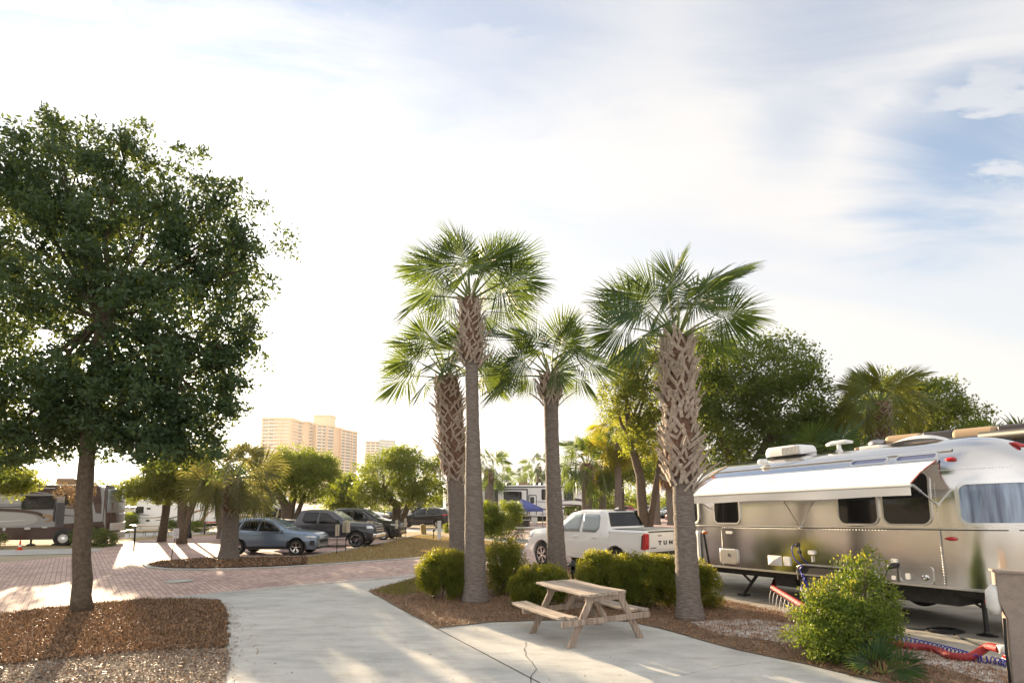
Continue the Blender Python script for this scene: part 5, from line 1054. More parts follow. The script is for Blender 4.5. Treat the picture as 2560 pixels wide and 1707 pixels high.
    if sp.get('arches'):
        for ax in (0, -wb):
            for s in (-1, 1):
                mb = MB(); rows = []
                for i in range(21):
                    a = -0.12 + (pi + .24) * i / 20; cx, cz = ax, sp['r'] + .02
                    p0 = (cx + cos(a) * ar * .99, cz + sin(a) * ar * .99); p1 = (cx + cos(a) * (ar + sp['arches'][0]), cz + sin(a) * (ar + sp['arches'][0]))
                    rows.append([skp(p0[0], p0[1], s, -.03), skp(p0[0], p0[1], s, .02), skp(p1[0], p1[1], s, .016), skp(p1[0], p1[1], s, -.01)])
                mb.grid(rows); mb.build('wheel_arch', sp['arches'][1], R, smooth=True, fixn=False)
    return R
GL = M_glassdark
def suv_spec(p, H=1.64, rail=False):
    k = H / 1.64
    st = [(.92, .34, .66, .80, .60, .55), (.86, .27, .74, .90, .78, .66), (.70, .25, .84, .975, .865, .74), (.35, .26, .92, 1.03, .90, .78), (-.1, .26, .98, 1.07, .905, .78), (-.50, .25, 1.01, 1.13 * k, .905, .76), (-.85, .25, 1.03, 1.34 * k, .905, .68), (-1.25, .25, 1.04, 1.56 * k, .905, .62), (-1.7, .25, 1.06, 1.63 * k, .905, .60), (-2.5, .25, 1.09, 1.62 * k, .905, .60), (-3.05, .26, 1.12, 1.54 * k, .90, .58), (-3.28, .29, 1.12, 1.36 * k, .87, .56), (-3.42, .33, 1.08, 1.18, .82, .6), (-3.46, .42, .98, 1.06, .76, .58)]
    wn_ = [('window', [(-.72, 1.06), (-1.12, 1.36 * k), (-1.48, 1.50 * k), (-1.70, 1.52 * k), (-1.72, 1.08)], GL), ('window', [(-1.76, 1.08), (-1.74, 1.52 * k), (-2.3, 1.52 * k), (-2.52, 1.47 * k), (-2.58, 1.12)], GL), ('window', [(-2.62, 1.13), (-2.58, 1.46 * k), (-2.85, 1.36 * k), (-3.05, 1.18)], GL)]
    return dict(st=st, wb=2.67, track=1.55, r=.345, paint=p, arch=1.16, spokes=5, panels=wn_ + [('sill_cladding', [(-.40, .28), (-.40, .40), (-2.27, .40), (-2.27, .28)], M_black), ('headlight', [(.42, .80), (.42, .86), (.80, .84), (.86, .76)], M_clear), ('fog_light', [(.62, .44), (.62, .66), (.80, .66), (.80, .44)], M_black), ('tail_light', [(-3.05, .98), (-3.0, 1.1), (-3.36, 1.13), (-3.42, 1.0)], M_red)],
        tops=[('windscreen', -.56, -1.24, .98, M_glassblue), ('rear_window', -3.08, -3.33, .9, GL)],
        lines=[('door_seam', [(-.62, .36), (-.60, .8), (-.74, 1.04)], M_black, .012), ('door_seam', [(-1.74, .36), (-1.74, 1.06)], M_black, .012), ('door_seam', [(-2.3, .75), (-2.50, 1.08)], M_black, .012), ('crease', [(-.35, .80), (-1.2, .86), (-2.2, .92), (-3.0, .95)], M_black, .014)],
        boxes=[('grille', (.90, 0, .60), (.05, .95, .16), M_black, .02), ('grille_bar', (.925, 0, .72), (.03, 1.1, .035), M_chrome, .01), ('bumper_trim', (.90, 0, .43), (.06, 1.2, .05), M_chrome, .01), ('lower_bumper', (.86, 0, .33), (.12, 1.45, .10), M_black, .03)],
        pairs=[('mirror', (-.62, .99, 1.08), (.12, .18, .12), p, .03), ('door_handle', (-1.55, .925, .93), (.16, .03, .03), p, .01), ('door_handle', (-2.42, .925, .97), (.16, .03, .03), p, .01)] + ([('roof_rail', (-2.1, .52, H + .03), (1.7, .03, .03), M_blackmet, .01)] if rail else []), arches=(.07, M_black), rim=M_chrome)
def pickup_spec(p, big=True, trim=M_chrome, rails=True):
    st = [(.97, .50, .86, 1.08, .80, .72), (.90, .42, .94, 1.20, .92, .82), (.6, .40, 1.08, 1.27, .985, .88), (0, .42, 1.17, 1.31, 1.0, .9), (-.5, .42, 1.21, 1.34, 1.0, .9), (-.72, .42, 1.23, 1.40, 1.0, .88), (-1.05, .42, 1.24, 1.64, 1.0, .80), (-1.42, .42, 1.25, 1.88, 1.0, .745), (-1.9, .42, 1.26, 1.965, 1.0, .74), (-2.8, .42, 1.27, 1.965, 1.0, .74), (-3.06, .42, 1.27, 1.93, 1.0, .74), (-3.12, .42, 1.27, 1.89, 1.0, .74), (-3.36, .42, 1.28, 1.45, 1.0, .86), (-3.40, .42, 1.27, 1.40, 1.0, .96), (-3.5, .42, 1.27, 1.40, 1.0, .97), (-4.86, .46, 1.28, 1.415, .99, .96), (-4.93, .50, 1.26, 1.40, .97, .94)]
    return dict(st=st, wb=3.70, track=1.74, r=.415, paint=p, arch=1.2, spokes=6, n=90, panels=[('window', [(-.92, 1.27), (-1.33, 1.60), (-1.62, 1.80), (-2.02, 1.83), (-2.02, 1.27)], GL), ('window', [(-2.12, 1.28), (-2.10, 1.84), (-2.80, 1.84), (-2.92, 1.72), (-2.94, 1.42), (-2.80, 1.28)], GL), ('headlight', [(.55, .98), (.55, 1.14), (.80, 1.14), (.92, .98)], M_clear), ('side_step', [(-.55, .44), (-.55, .52), (-3.1, .52), (-3.1, .44)], trim)],
        tops=[('windscreen', -.78, -1.40, .97, M_glassblue), ('rear_window', -3.125, -3.35, 1.04, GL), ('bed_cover', -3.48, -4.82, .98, mat('bed_cover', (.36, .35, .32), .7))],
        lines=[('door_seam', [(-.66, .5), (-.62, 1.1), (-.86, 1.25)], M_steel, .012), ('door_seam', [(-2.07, .5), (-2.07, 1.26)], M_steel, .012), ('door_seam', [(-3.02, .85), (-3.06, 1.27)], M_steel, .012), ('bed_gap', [(-3.42, .48), (-3.42, 1.34)], M_black, .02)],
        boxes=[('grille', (.95, 0, .93), (.08, 1.15, .34), M_black, .03), ('grille_bar', (.99, 0, .98), (.03, 1.3, .05), trim, .01), ('grille_bar', (.99, 0, .86), (.03, 1.3, .05), trim, .01), ('front_bumper', (.96, 0, .62), (.22, 1.86, .24), trim, .06), ('rear_bumper', (-4.98, 0, .58), (.18, 1.8, .16), trim, .04), ('licence_plate', (-5.08, 0, .60), (.02, .34, .17), M_offwhite, .005)],
        pairs=[('mirror', (-.98, 1.12, 1.36), (.14, .22, .24), M_blackmet, .04), ('door_handle', (-1.86, 1.02, 1.12), (.2, .035, .035), p, .01), ('door_handle', (-2.78, 1.02, 1.13), (.2, .035, .035), p, .01)], arches=(.06, p), rim=M_chrome)
# white pickup hitched to the silver trailer
sp = pickup_spec(P_white, trim=P_white); sp['rim'] = M_chrome; sp['arches'] = (.09, P_white); sp['panels'] = [(a, b, M_sideglass if m is GL else m) for a, b, m in sp['panels']]
fc = G(1355, 1416); hd = math.atan2(.80, -.60)
PK = car('pickup_truck', 'clean white crew-cab pickup parked ahead of the silver trailer', 'pickup truck', fc, hd, 1, sp, .94); PK.scale = (.925, .94, 1.0)
for s in (-1, 1):
    mb = MB(); mb.prism([(-4.74, .88), (-4.80, .98), (-4.82, 1.30), (-4.93, 1.33), (-4.96, 1.30), (-4.955, .90), (-4.90, .86)], lambda a, b: Vector((a, s * .84, b)), lambda a, b: Vector((a, s * 1.002, b))); tl = mb.build('tail_light', M_red, PK, bevel=.012)
    mb = MB(); mb.beam((-4.79, s * .985, .90), (-4.83, s * .985, 1.29), .03, .06, up=(0, 1, 0)); mb.build('lens_edge', M_black, tl)
mb = MB(); mb.box((-4.935, 0, 1.10), (.03, 1.62, .50)); tg = mb.build('tailgate', P_white, PK, bevel=.02)
mb = MB(); mb.box((-4.95, 0, 1.375), (.05, 1.66, .03)); mb.build('spoiler', M_black, PK, bevel=.008)
RM = Matrix(((0, 0, -1, -4.953), (-1, 0, 0, .40), (0, 1, 0, 1.0), (0, 0, 0, 1)))
text_mesh('lettering', 'TUNDRA', .15, M_black, tg, RM, .003, 2.2, 1.5, 1.95)
RM2 = Matrix(((0, 0, -1, -4.953), (-1, 0, 0, .78), (0, 1, 0, .90), (0, 0, 0, 1))); text_mesh('lettering', 'i-FORCE MAX', .045, M_black, tg, RM2, .002, .4)
RM3 = Matrix(((0, 0, -1, -4.953), (-1, 0, 0, .42), (0, 1, 0, 1.24), (0, 0, 0, 1))); text_mesh('lettering', 'LIMITED', .05, M_steel, tg, RM3, .002, .4)
mb = MB(); mb.box((-4.93, 0, .74), (.05, 1.6, .12)); mb.build('lower_trim', M_black, PK, bevel=.01)
mb = MB(); mb.box((-3.03, 0, 1.965), (.14, .5, .03)); mb.build('brake_light', M_black, PK, bevel=.01)
mb = MB(); mb.prism([(-2.75, 1.965), (-2.95, 1.965), (-2.95, 2.05), (-2.9, 2.05)], lambda a, b: Vector((a, -.02, b)), lambda a, b: Vector((a, .02, b))); mb.build('roof_fin', P_white, PK, bevel=.01)
mb = MB(); mb.grid([[Vector((-3.95 + cos(a) * r_, 1.0 + (.035 if r_ < .56 else .0), .44 + sin(a) * r_)) for r_ in (.50, .56, .62, .66)] for a in [radians(15 + 150 * i / 16) for i in range(17)]]) if False else None
# grey SUV
fs = G(738.6, 1388.4)
car('suv', 'grey compact SUV parked beside the shaggy island palm', 'SUV', fs, radians(-1.5), -1, suv_spec(P_grey), .94)
sp = pickup_spec(P_dark); car('pickup_truck', 'dark charcoal pickup with chrome bumper behind the grey SUV', 'pickup truck', G(889, 1369), radians(-3), -1, sp, .92)
car('suv', 'black SUV nosing out from behind the charcoal pickup', 'SUV', G(957, 1349.5), radians(-4), -1, suv_spec(P_black, 1.72), 1.06)
car('suv', 'black SUV with roof rails facing left beside the central trailer', 'SUV', G(1012, 1320), radians(180), 1, suv_spec(P_black, 1.66, True), 1.03)
car('pickup_truck', 'beige pickup half hidden by the forked tree', 'pickup truck', G(775, 1347), radians(0), -1, pickup_spec(P_beige), .98)
car('suv', 'white car with bright hood far behind the black SUVs', 'car', G(925, 1312), radians(0), -1, suv_spec(P_white, 1.75), 1.15)
# off-road car with a spare wheel on the back, seen from behind its flank
JP = car('suv', 'dark off-road car with a spare wheel showing under the airy tree', 'SUV', G(985, 1309), radians(175), 1, suv_spec(P_black, 1.8), 1.15)
mb = MB(); mb.lathe([(.25, -.1), (.36, -.1), (.38, 0), (.36, .1), (.25, .1), (.25, -.1)], (-1.35, .99, 1.0), 24, 'y', False); sw = mb.build('spare_wheel', M_rubber, JP); mb = MB(); mb.lathe([(.2, 0), (.22, .09), (.08, .1), (0, .1)], (-1.35, .99, 1.0), 18, 'y'); mb.build('rim', M_aluplain, sw)
# far cars past the pickup cab
car('pickup_truck', 'red pickup with a chrome bumper just past the white pickup cab', 'pickup truck', G(1626, 1322), radians(75), -1, pickup_spec(P_redp), .8)
for (x, y, hdg, pm, lb, sc_) in ((1700, 1306, 200, P_redp, 'small red car at the far edge beside the stout palm trunk', .9), (1668, 1293, 190, P_silver, 'silver car far down the road', .9), (1650, 1289, 180, P_blue, 'blue car far down the road, left of the silver one', .9), (1530, 1290, 180, P_redp, 'dark red car far behind the white pickup roof', 1.0), (1500, 1292, 0, P_white, 'white car far behind the white pickup roof', 1.0), (1590, 1288, 180, P_silver, 'pale car between distant trunks above the pickup roof', 1.0)):
    car('distant_car', lb, 'car', G(x, y), radians(hdg), 1 if hdg > 90 else -1, suv_spec(pm, 1.55), sc_, 'cars far down the road')
# ------------------------------------------------------------------ other trailers and the motorhome
class Side:
    """vertical side plane of a vehicle through a ground point; x along its heading, y away from us"""
    def __init__(s, name, label, cat, contact, heading, group=None):
        s.o = Vector(contact); s.u = Vector((cos(heading), sin(heading), 0)); s.n = Vector((-s.u.y, s.u.x, 0)); s.R = empty(name, contact, heading, label, cat, group)
    def P(s, px, py, y=0.0):
        d = ray(px, py); c = Vector((0, 0, HC)); t = (y - (c - s.o).dot(s.n)) / d.dot(s.n); p = c + d * t - s.o
        return (p.dot(s.u), p.z)
    def poly(s, nm, pts, m, th=.012, y=0.0, parent=None, raw=False, bevel=0, smooth=False):
        Q = pts if raw else [s.P(a, b, y) for a, b in pts]; mb = MB(); mb.prism(Q, lambda a, b: Vector((a, y + .004, b)), lambda a, b: Vector((a, y - th, b))); return mb.build(nm, m, parent or s.R, bevel=bevel)
    def box(s, nm, a, b, m, th=.02, y=0.0, r=None, parent=None):
        (x0, z0), (x1, z1) = s.P(*a, y), s.P(*b, y); x0, x1 = sorted((x0, x1)); z0, z1 = sorted((z0, z1)); r = min(x1 - x0, z1 - z0) * .18 if r is None else r
        return s.poly(nm, rrect(x0, z0, x1, z1, r, 4), m, th, y, parent, raw=True)
    def window(s, a, b, m=None, fr=.05, y=0.0, r=None):
        (x0, z0), (x1, z1) = s.P(*a, y), s.P(*b, y); x0, x1 = sorted((x0, x1)); z0, z1 = sorted((z0, z1)); r = min(x1 - x0, z1 - z0) * .16 if r is None else r
        w = s.poly('window', rrect(x0 - fr, z0 - fr, x1 + fr, z1 + fr, r, 4), M_black, .02, y, raw=True); s.poly('pane', rrect(x0, z0, x1, z1, r, 4), m or M_glassdark, .03, y, parent=w, raw=True); return w
    def curve(s, nm, pts, wd, m, th=.01, y=0.0):
        Q = smoothp([Vector((*s.P(a, b, y), 0)) for a, b in pts], 6); n = len(Q); up, dn = [], []
        for i, q in enumerate(Q):
            d = (Q[min(i + 1, n - 1)] - Q[max(i - 1, 0)]).normalized(); nn = Vector((-d.y, d.x, 0)); t = i / (n - 1); w0 = wd[0] + (wd[1] - wd[0]) * t if len(wd) == 2 else (wd[0] * (1 - t) ** 2 + wd[1] * 2 * t * (1 - t) + wd[2] * t * t)
            up.append(q + nn * w0 / 2); dn.append(q - nn * w0 / 2)
        mb = MB(); mb.grid([[(a.x, y - th, a.y), (b.x, y - th, b.y)] for a, b in zip(up, dn)]); mb.grid([[(a.x, y - th, a.y), (a.x, y + .004, a.y)] for a in up]); mb.grid([[(a.x, y - th, a.y), (a.x, y + .004, a.y)] for a in dn]); return mb.build(nm, m, s.R)
    def shell(s, nm, pts, m, depth, y=0.0, bevel=.08, raw=False, parent=None):
        Q = pts if raw else [s.P(a, b, y) for a, b in pts]; mb = MB(); mb.prism(Q, lambda a, b: Vector((a, y, b)), lambda a, b: Vector((a, y + depth, b))); return mb.build(nm, m, parent or s.R, bevel=bevel, seg=3)
M_rvwhite = mat('rv_white', (.80, .80, .79), .3, coat=.4, var=.03, vscale=1.5); M_rvgrey = mat('rv_silver', (.42, .42, .41), .35, .3, coat=.4); M_maroon = mat('rv_dark_brown', (.055, .028, .025), .25, coat=.6); M_rvtan = mat('rv_tan', (.30, .18, .09), .35, coat=.4)
M_rvdk = mat('rv_charcoal', (.06, .055, .06), .35, coat=.3); M_rvlt = mat('rv_light_grey', (.58, .58, .57), .3, coat=.4)
# ---- motorhome on the left
mh = Side('motorhome', 'large brown and silver motorhome with swirling stripes parked at the left', 'motorhome', G(163, 1364), radians(18))
z4 = lambda x, y: (x / 7.35, 1180 + y / 7.35)
mh.shell('body', [(-420, 1209), (246, 1212), (256, 1216), (262, 1228), (263, 1300), (262, 1343), (258, 1347), (-420, 1355)], mat('rv_body_silver', (.30, .30, .305), .3, .2, coat=.4), 2.5, bevel=.10)
mh.poly('upper_band', [z4(-2000, 232), z4(1780, 245), z4(1850, 300), z4(1870, 560), z4(1860, 760), z4(1760, 750), z4(1700, 470), z4(1040, 440), z4(1000, 400), z4(-2000, 385)], M_maroon, .014)
mh.curve('stripe', [z4(-900, 300), z4(300, 295), z4(1020, 290)], (.03, .03), M_rvlt, .02); mh.curve('stripe', [z4(-900, 350), z4(300, 350), z4(900, 385)], (.04, .03), M_rvgrey, .02)
mh.poly('skirt', [z4(-2000, 1050), z4(800, 1010), z4(1040, 1000), z4(1130, 950), z4(1420, 930), z4(1900, 900), z4(1935, 1080), z4(1925, 1200), z4(-2000, 1290)], M_maroon, .016)
mh.curve('swoosh', [z4(-500, 660), z4(0, 690), z4(400, 710), z4(700, 760), z4(830, 830)], (.10, .15, .16), M_maroon, .012)
mh.curve('swoosh', [z4(780, 800), z4(880, 800), z4(960, 840), z4(900, 890), z4(840, 905)], (.10, .20, .04), M_rvtan, .018)
E_ = [z4(140 + 560 * cos(a), 865 + 130 * sin(a)) for a in [2 * pi * i / 32 for i in range(32)]]
mh.poly('oval', E_, M_rvgrey, .014); mh.curve('oval_stripe', [z4(-400, 905), z4(100, 900), z4(480, 872)], (.05, .01), M_white, .02)
mh.curve('swoosh', [z4(-500, 640), z4(0, 640), z4(400, 632)], (.02, .05), M_black, .012); mh.poly('grey_panel', [z4(-600, 440), z4(400, 440), z4(400, 575), z4(-600, 590)], M_rvgrey, .010)
mh.window(z4(425, 445), z4(990, 665)); mh.box('door', z4(1050, 560), z4(1165, 1010), M_rvdk, .02); mh.curve('awning_arm', [z4(1030, 470), z4(990, 900)], (.07, .07), M_black, .06)
mh.curve('stripe', [z4(1170, 650), z4(1450, 655)], (.05, .03), M_maroon, .018); mh.curve('stripe', [z4(1150, 785), z4(1450, 810)], (.06, .02), M_maroon, .018)
mh.box('side_window', z4(1200, 430), z4(1700, 610), M_glassdark, .02)
for (x0, z0, x1, z1, m) in ((8, 1318, 14, 1326, M_rvlt), (62, 1318, 76, 1323, M_rvlt), (106, 1316, 118, 1319, M_rvlt)): mh.box('marker', (x0, z0), (x1, z1), m, .03)
def rvwheel(S_, px, r, dy=.15, y=1365, m=None):
    x = S_.P(px, 1300, dy)[0]; trailer_wheel(x, dy, r, S_.R, r, .26)
rvwheel(mh, 163, .37, -.02); rvwheel(mh, -150, .37, -.02)
mb = MB(); x = mh.P(163, 1300)[0]; mb.lathe([(.46, -.02), (.46, .03)], (x, .0, .40), 28, 'y'); mb.build('wheel_arch', M_black, mh.R)
# rounded front with windscreen, lower nose, bumper, mirror
xf = mh.P(262, 1300)[0]; zt, zb = mh.P(262, 1212)[1], mh.P(262, 1345)[1]; H_ = zt - zb
def front(nm, t0, t1, m, off, a0=0, a1=1):
    mb = MB(); rows = []
    for i in range(13):
        a = a0 + (a1 - a0) * i / 12; y = 2.5 * a; bul = .42 * (1 - abs(2 * a - 1) ** 3); r = []
        for j in range(9):
            t = t0 + (t1 - t0) * j / 8; r.append((xf - .10 + bul * (1 - max(0, t - .75) ** 2 * 5) + off, y, zb + H_ * t))
        rows.append(r)
    mb.grid(rows); q = mb.build(nm, m, mh.R, smooth=True, fixn=False); md = q.modifiers.new('s', 'SOLIDIFY'); md.thickness = .03; return q
front('front_cap', .0, 1.0, M_maroon, 0); front('windscreen', .48, .93, M_glassblue, .03, .04, .96); front('nose', .30, .46, M_maroon, .03, .1, .9); front('grille', .14, .28, M_rvlt, .05, .1, .9); front('bumper', -.02, .10, M_rvgrey, .10, 0, 1)
mb = MB(); mb.box((xf + .35, -.10, zb + H_ * .60), (.12, .12, .42)); mb.beam((xf + .1, .1, zb + H_ * .78), (xf + .35, -.08, zb + H_ * .72), .04, .04); mb.build('mirror', M_maroon, mh.R, bevel=.02)
(xa, za) = mh.P(148, 1211, 1.2); (xb, zb2) = mh.P(199, 1196, 1.2); mb = MB(); mb.box(((xa + xb) / 2, 1.2, (za + zb2) / 2), (xb - xa, .9, zb2 - za)); mb.build('air_conditioner', M_rvtan, mh.R, bevel=.08)
for px in (76, 139): q = mh.P(px, 1300)[0]; mb = MB(); mb.tube([(q, .25, .4), (q, .25, .08)], .05, 8); mb.prism([(q - .2, 0), (q + .2, 0), (q + .08, .12), (q - .08, .12)], lambda a, b: Vector((a, .1, b)), lambda a, b: Vector((a, .4, b))); mb.build('levelling_jack', M_blackmet, mh.R)
# ---- long white trailer left of centre
lt = Side('travel_trailer', 'white fifth-wheel trailer with tan swooshes behind the slim trees at left', 'travel trailer', G(440, 1330), radians(4))
z5 = lambda x, y: (300 + x / 7.35, 1200 + y / 7.35)
lt.shell('body', [z5(225, 600), z5(330, 380), z5(420, 352), z5(1300, 345), z5(1420, 300), z5(2300, 250), z5(2900, 300), z5(2950, 480), z5(2950, 760), z5(780, 775), z5(760, 850), z5(205, 850)], M_rvwhite, 2.4, bevel=.07)
lt.poly('roof_trim', [z5(960, 385), z5(2900, 388), z5(2900, 402), z5(960, 399)], M_rvdk, .02); lt.poly('skirt', [z5(225, 800), z5(770, 790), z5(780, 830), z5(215, 835)], M_rvlt, .012)
lt.poly('slide_edge', [z5(782, 390), z5(806, 390), z5(790, 750), z5(770, 750)], M_rvdk, .05)
lt.window(z5(305, 495), z5(420, 595)); lt.window(z5(500, 508), z5(556, 530), fr=.02); lt.box('hatch', z5(262, 715), z5(335, 780), M_rvdk, .02); lt.box('hatch', z5(478, 722), z5(543, 758), M_rvdk, .02)
lt.curve('swoosh', [z5(232, 585), z5(350, 625), z5(540, 640)], (.16, .02), M_rvdk); lt.curve('swoosh', [z5(380, 690), z5(600, 690), z5(780, 672)], (.02, .10), M_rvtan); lt.curve('swoosh', [z5(640, 740), z5(840, 715), z5(1080, 660)], (.02, .12, .06), M_rvdk)
lt.curve('swoosh', [z5(1330, 600), z5(1480, 555), z5(1740, 512)], (.20, .12, .02), M_rvtan); lt.curve('swoosh', [z5(1505, 745), z5(1590, 630), z5(1740, 525)], (.34, .14, .01), M_rvtan)
lt.curve('swoosh', [z5(1700, 700), z5(1900, 660), z5(2300, 620)], (.02, .12, .04), M_rvdk); lt.curve('swoosh', [z5(2350, 640), z5(2600, 600), z5(2900, 560)], (.02, .2, .04), M_rvgrey)
d = lt.box('door', z5(1205, 425), z5(1348, 780), M_rvdk, .02); lt.box('door_panel', z5(1222, 440), z5(1332, 775), M_rvwhite, .03, parent=d); lt.box('door_window', z5(1236, 472), z5(1272, 552), M_glassdark, .035, parent=d)
lt.box('speaker', z5(1530, 420), z5(1565, 455), M_rvdk, .02, r=.05); lt.box('speaker', z5(1052, 420), z5(1088, 455), M_rvdk, .02, r=.05); lt.window(z5(1758, 518), z5(1850, 600)); lt.window(z5(2250, 470), z5(2420, 560))
lt.shell('chassis', [z5(700, 760), z5(2900, 760), z5(2900, 840), z5(760, 850)], M_dirtydark, 2.0, y=.2, bevel=0)
for px in (610, 634): rvwheel(lt, px, .36, .08)
for k in range(3): lt.shell('step', [z5(1165, 815 + k * 45), z5(1250, 815 + k * 45), z5(1250, 830 + k * 45), z5(1165, 830 + k * 45)], M_steel, .3, y=-.35 - k * .12, bevel=0)
# ---- pale trailer further right, behind the beige pickup
l2 = Side('travel_trailer', 'plain white trailer with sloping front partly hidden behind the forked tree', 'travel trailer', G(640, 1336), radians(3))
l2.shell('body', [(600, 1240), (672, 1236), (694, 1246), (706, 1262), (708, 1296), (690, 1300), (676, 1322), (596, 1324)], M_rvwhite, 2.4, bevel=.1); l2.window((650, 1258), (680, 1270)); l2.curve('stripe', [(600, 1292), (650, 1286), (704, 1276)], (.04, .12, .02), M_rvgrey)
rvwheel(l2, 620, .34, .08)
# ---- central fifth wheel
ct = Side('travel_trailer', 'white fifth-wheel trailer with black trim behind the blue tent', 'travel trailer', G(1300, 1309), radians(13.5))
z6 = lambda x, y: (1080 + x / 5.6, 1180 + y / 5.6)
ct.shell('body', [z6(195, 180), z6(1560, 180), z6(1980, 190), z6(2060, 205), z6(2115, 300), z6(2125, 440), z6(2110, 465), z6(1860, 475), z6(1840, 620), z6(195, 608)], M_rvwhite, 2.5, bevel=.08)
ct.poly('roof_trim', [z6(640, 200), z6(1990, 200), z6(1990, 214), z6(640, 214)], M_rvdk, .03)
ct.shell('slide_out', [z6(885, 232), z6(1342, 232), z6(1342, 600), z6(885, 600)], M_rvdk, .5, y=-.5, bevel=.02); ct.poly('slide_panel', [z6(925, 252), z6(1322, 252), z6(1322, 590), z6(925, 590)], M_rvwhite, .012, y=-.51)
ct.window(z6(1010, 275), z6(1250, 400), y=-.52); ct.poly('tall_panel', [z6(893, 250), z6(920, 250), z6(920, 420), z6(893, 420)], M_rvdk, .02, y=-.51)
d = ct.box('door', z6(1350, 315), z6(1466, 600), M_rvdk, .02, r=.12); ct.box('door_panel', z6(1362, 327), z6(1454, 600), M_rvwhite, .028, parent=d, r=.1); ct.box('door_window', z6(1372, 345), z6(1430, 435), M_glassdark, .035, parent=d)
ct.window(z6(1538, 242), z6(1640, 380)); ct.window(z6(1850, 238), z6(1978, 372)); ct.window(z6(660, 340), z6(695, 385), fr=.02)
ct.poly('awning_post', [z6(752, 215), z6(766, 215), z6(770, 600), z6(756, 600)], M_rvdk, .04); ct.curve('awning_arm', [z6(660, 225), z6(870, 305)], (.05, .05), M_black, .06)
for pts, wd, m in (([z6(1350, 402), z6(1500, 412), z6(1700, 420), z6(1840, 400)], (.06, .22, .1), M_rvgrey), ([z6(1470, 500), z6(1600, 520), z6(1840, 500)], (.05, .16, .1), M_rvdk), ([z6(1840, 395), z6(1980, 380), z6(2110, 395)], (.1, .36, .2), M_rvdk), ([z6(1640, 470), z6(1900, 455), z6(2110, 470)], (.05, .2, .12), M_maroon), ([z6(1500, 590), z6(1700, 560), z6(1850, 500)], (.02, .12, .2), M_rvdk), ([z6(200, 440), z6(260, 480), z6(420, 520), z6(640, 540)], (.3, .2, .04), M_rvdk), ([z6(200, 590), z6(500, 596), z6(880, 598)], (.05, .2, .1), M_maroon)): ct.curve('stripe', pts, wd, m)
ct.shell('chassis', [z6(200, 575), z6(1840, 600), z6(1840, 690), z6(200, 690)], M_dirtydark, 2.2, y=.15, bevel=0)
for px in (1180, 1196): rvwheel(ct, px, .36, .05)
for (a, b, m, nm) in ((690, 750, M_black, 'roof_vent'), (1045, 1118, M_black, 'roof_vent'), (1440, 1498, M_black, 'roof_vent'), (1515, 1560, M_black, 'roof_vent'), (1200, 1342, M_rvtan, 'air_conditioner'), (1945, 2045, M_white, 'air_conditioner')):
    ct.shell(nm, [z6(a, 184), z6(a + 6, 146), z6(b - 10, 144), z6(b, 184)], m, .6, y=.9, bevel=.04)
# ---- dark-roofed trailer standing beyond the silver one
def TL(px, py, y):
    Mi = TM.inverted(); c = Mi @ Vector((0, 0, HC)); d = (Mi.to_3x3() @ ray(px, py)); t = (y - c.y) / d.y; return c + d * t
p0 = TL(2130, 1117, 5.2); p1 = TL(2319, 1096, 5.2); p2 = TL(2560, 1068, 5.2)
q0 = TM @ Vector((p0.x, 5.2, 0)); q0.z = 0; zr = p1.z
rt = empty('travel_trailer', q0, math.atan2(u_.y, u_.x), 'dark-roofed trailer beyond the silver one, only its roofline showing', 'travel trailer')
ln = 9.5
mb = MB(); mb.prism([(-.3, .7), (ln, .7), (ln, 3.0 * zr / 3.4), (ln - .2, zr + .10), (0, zr + .02), (-.3, zr - .35)], lambda a, b: Vector((a, 0, b)), lambda a, b: Vector((a, 2.5, b))); mb.build('body', M_rvdk, rt, bevel=.06)
mb = MB(); mb.box((ln / 2, -.03, zr - .06), (ln, .08, .10)); mb.build('gutter', M_rvtan, rt, bevel=.02)
mb = MB(); mb.tube([(3.0, -.10, zr - .0), (ln, -.10, zr + .06)], .10, 12); mb.build('awning_roll', M_black, rt, smooth=True)
for k, (px, nm) in enumerate(((2250, 'air_conditioner'), (2425, 'air_conditioner'))):
    c = TL(px, 1080, 6.2); x = c.x - p0.x; mb = MB(); mb.box((x, 1.2, zr + .19), (1.0, .7, .30)); mb.build(nm, mat('tan_plastic', (.42, .29, .17), .6), rt, bevel=.12, seg=4); mb = MB(); mb.box((x + .85, 1.2, zr + .19), (.7, .66, .28)); mb.build('cover', M_rvdk, rt, bevel=.04)
mb = MB(); c = TL(2175, 1102, 6.0); mb.lathe([(.10, 0), (.24, .05), (.26, .14), (.2, .22), (0, .26)], (c.x - p0.x, 1.0, zr + .02), 16); mb.build('satellite_dish', M_steel, rt, smooth=True)
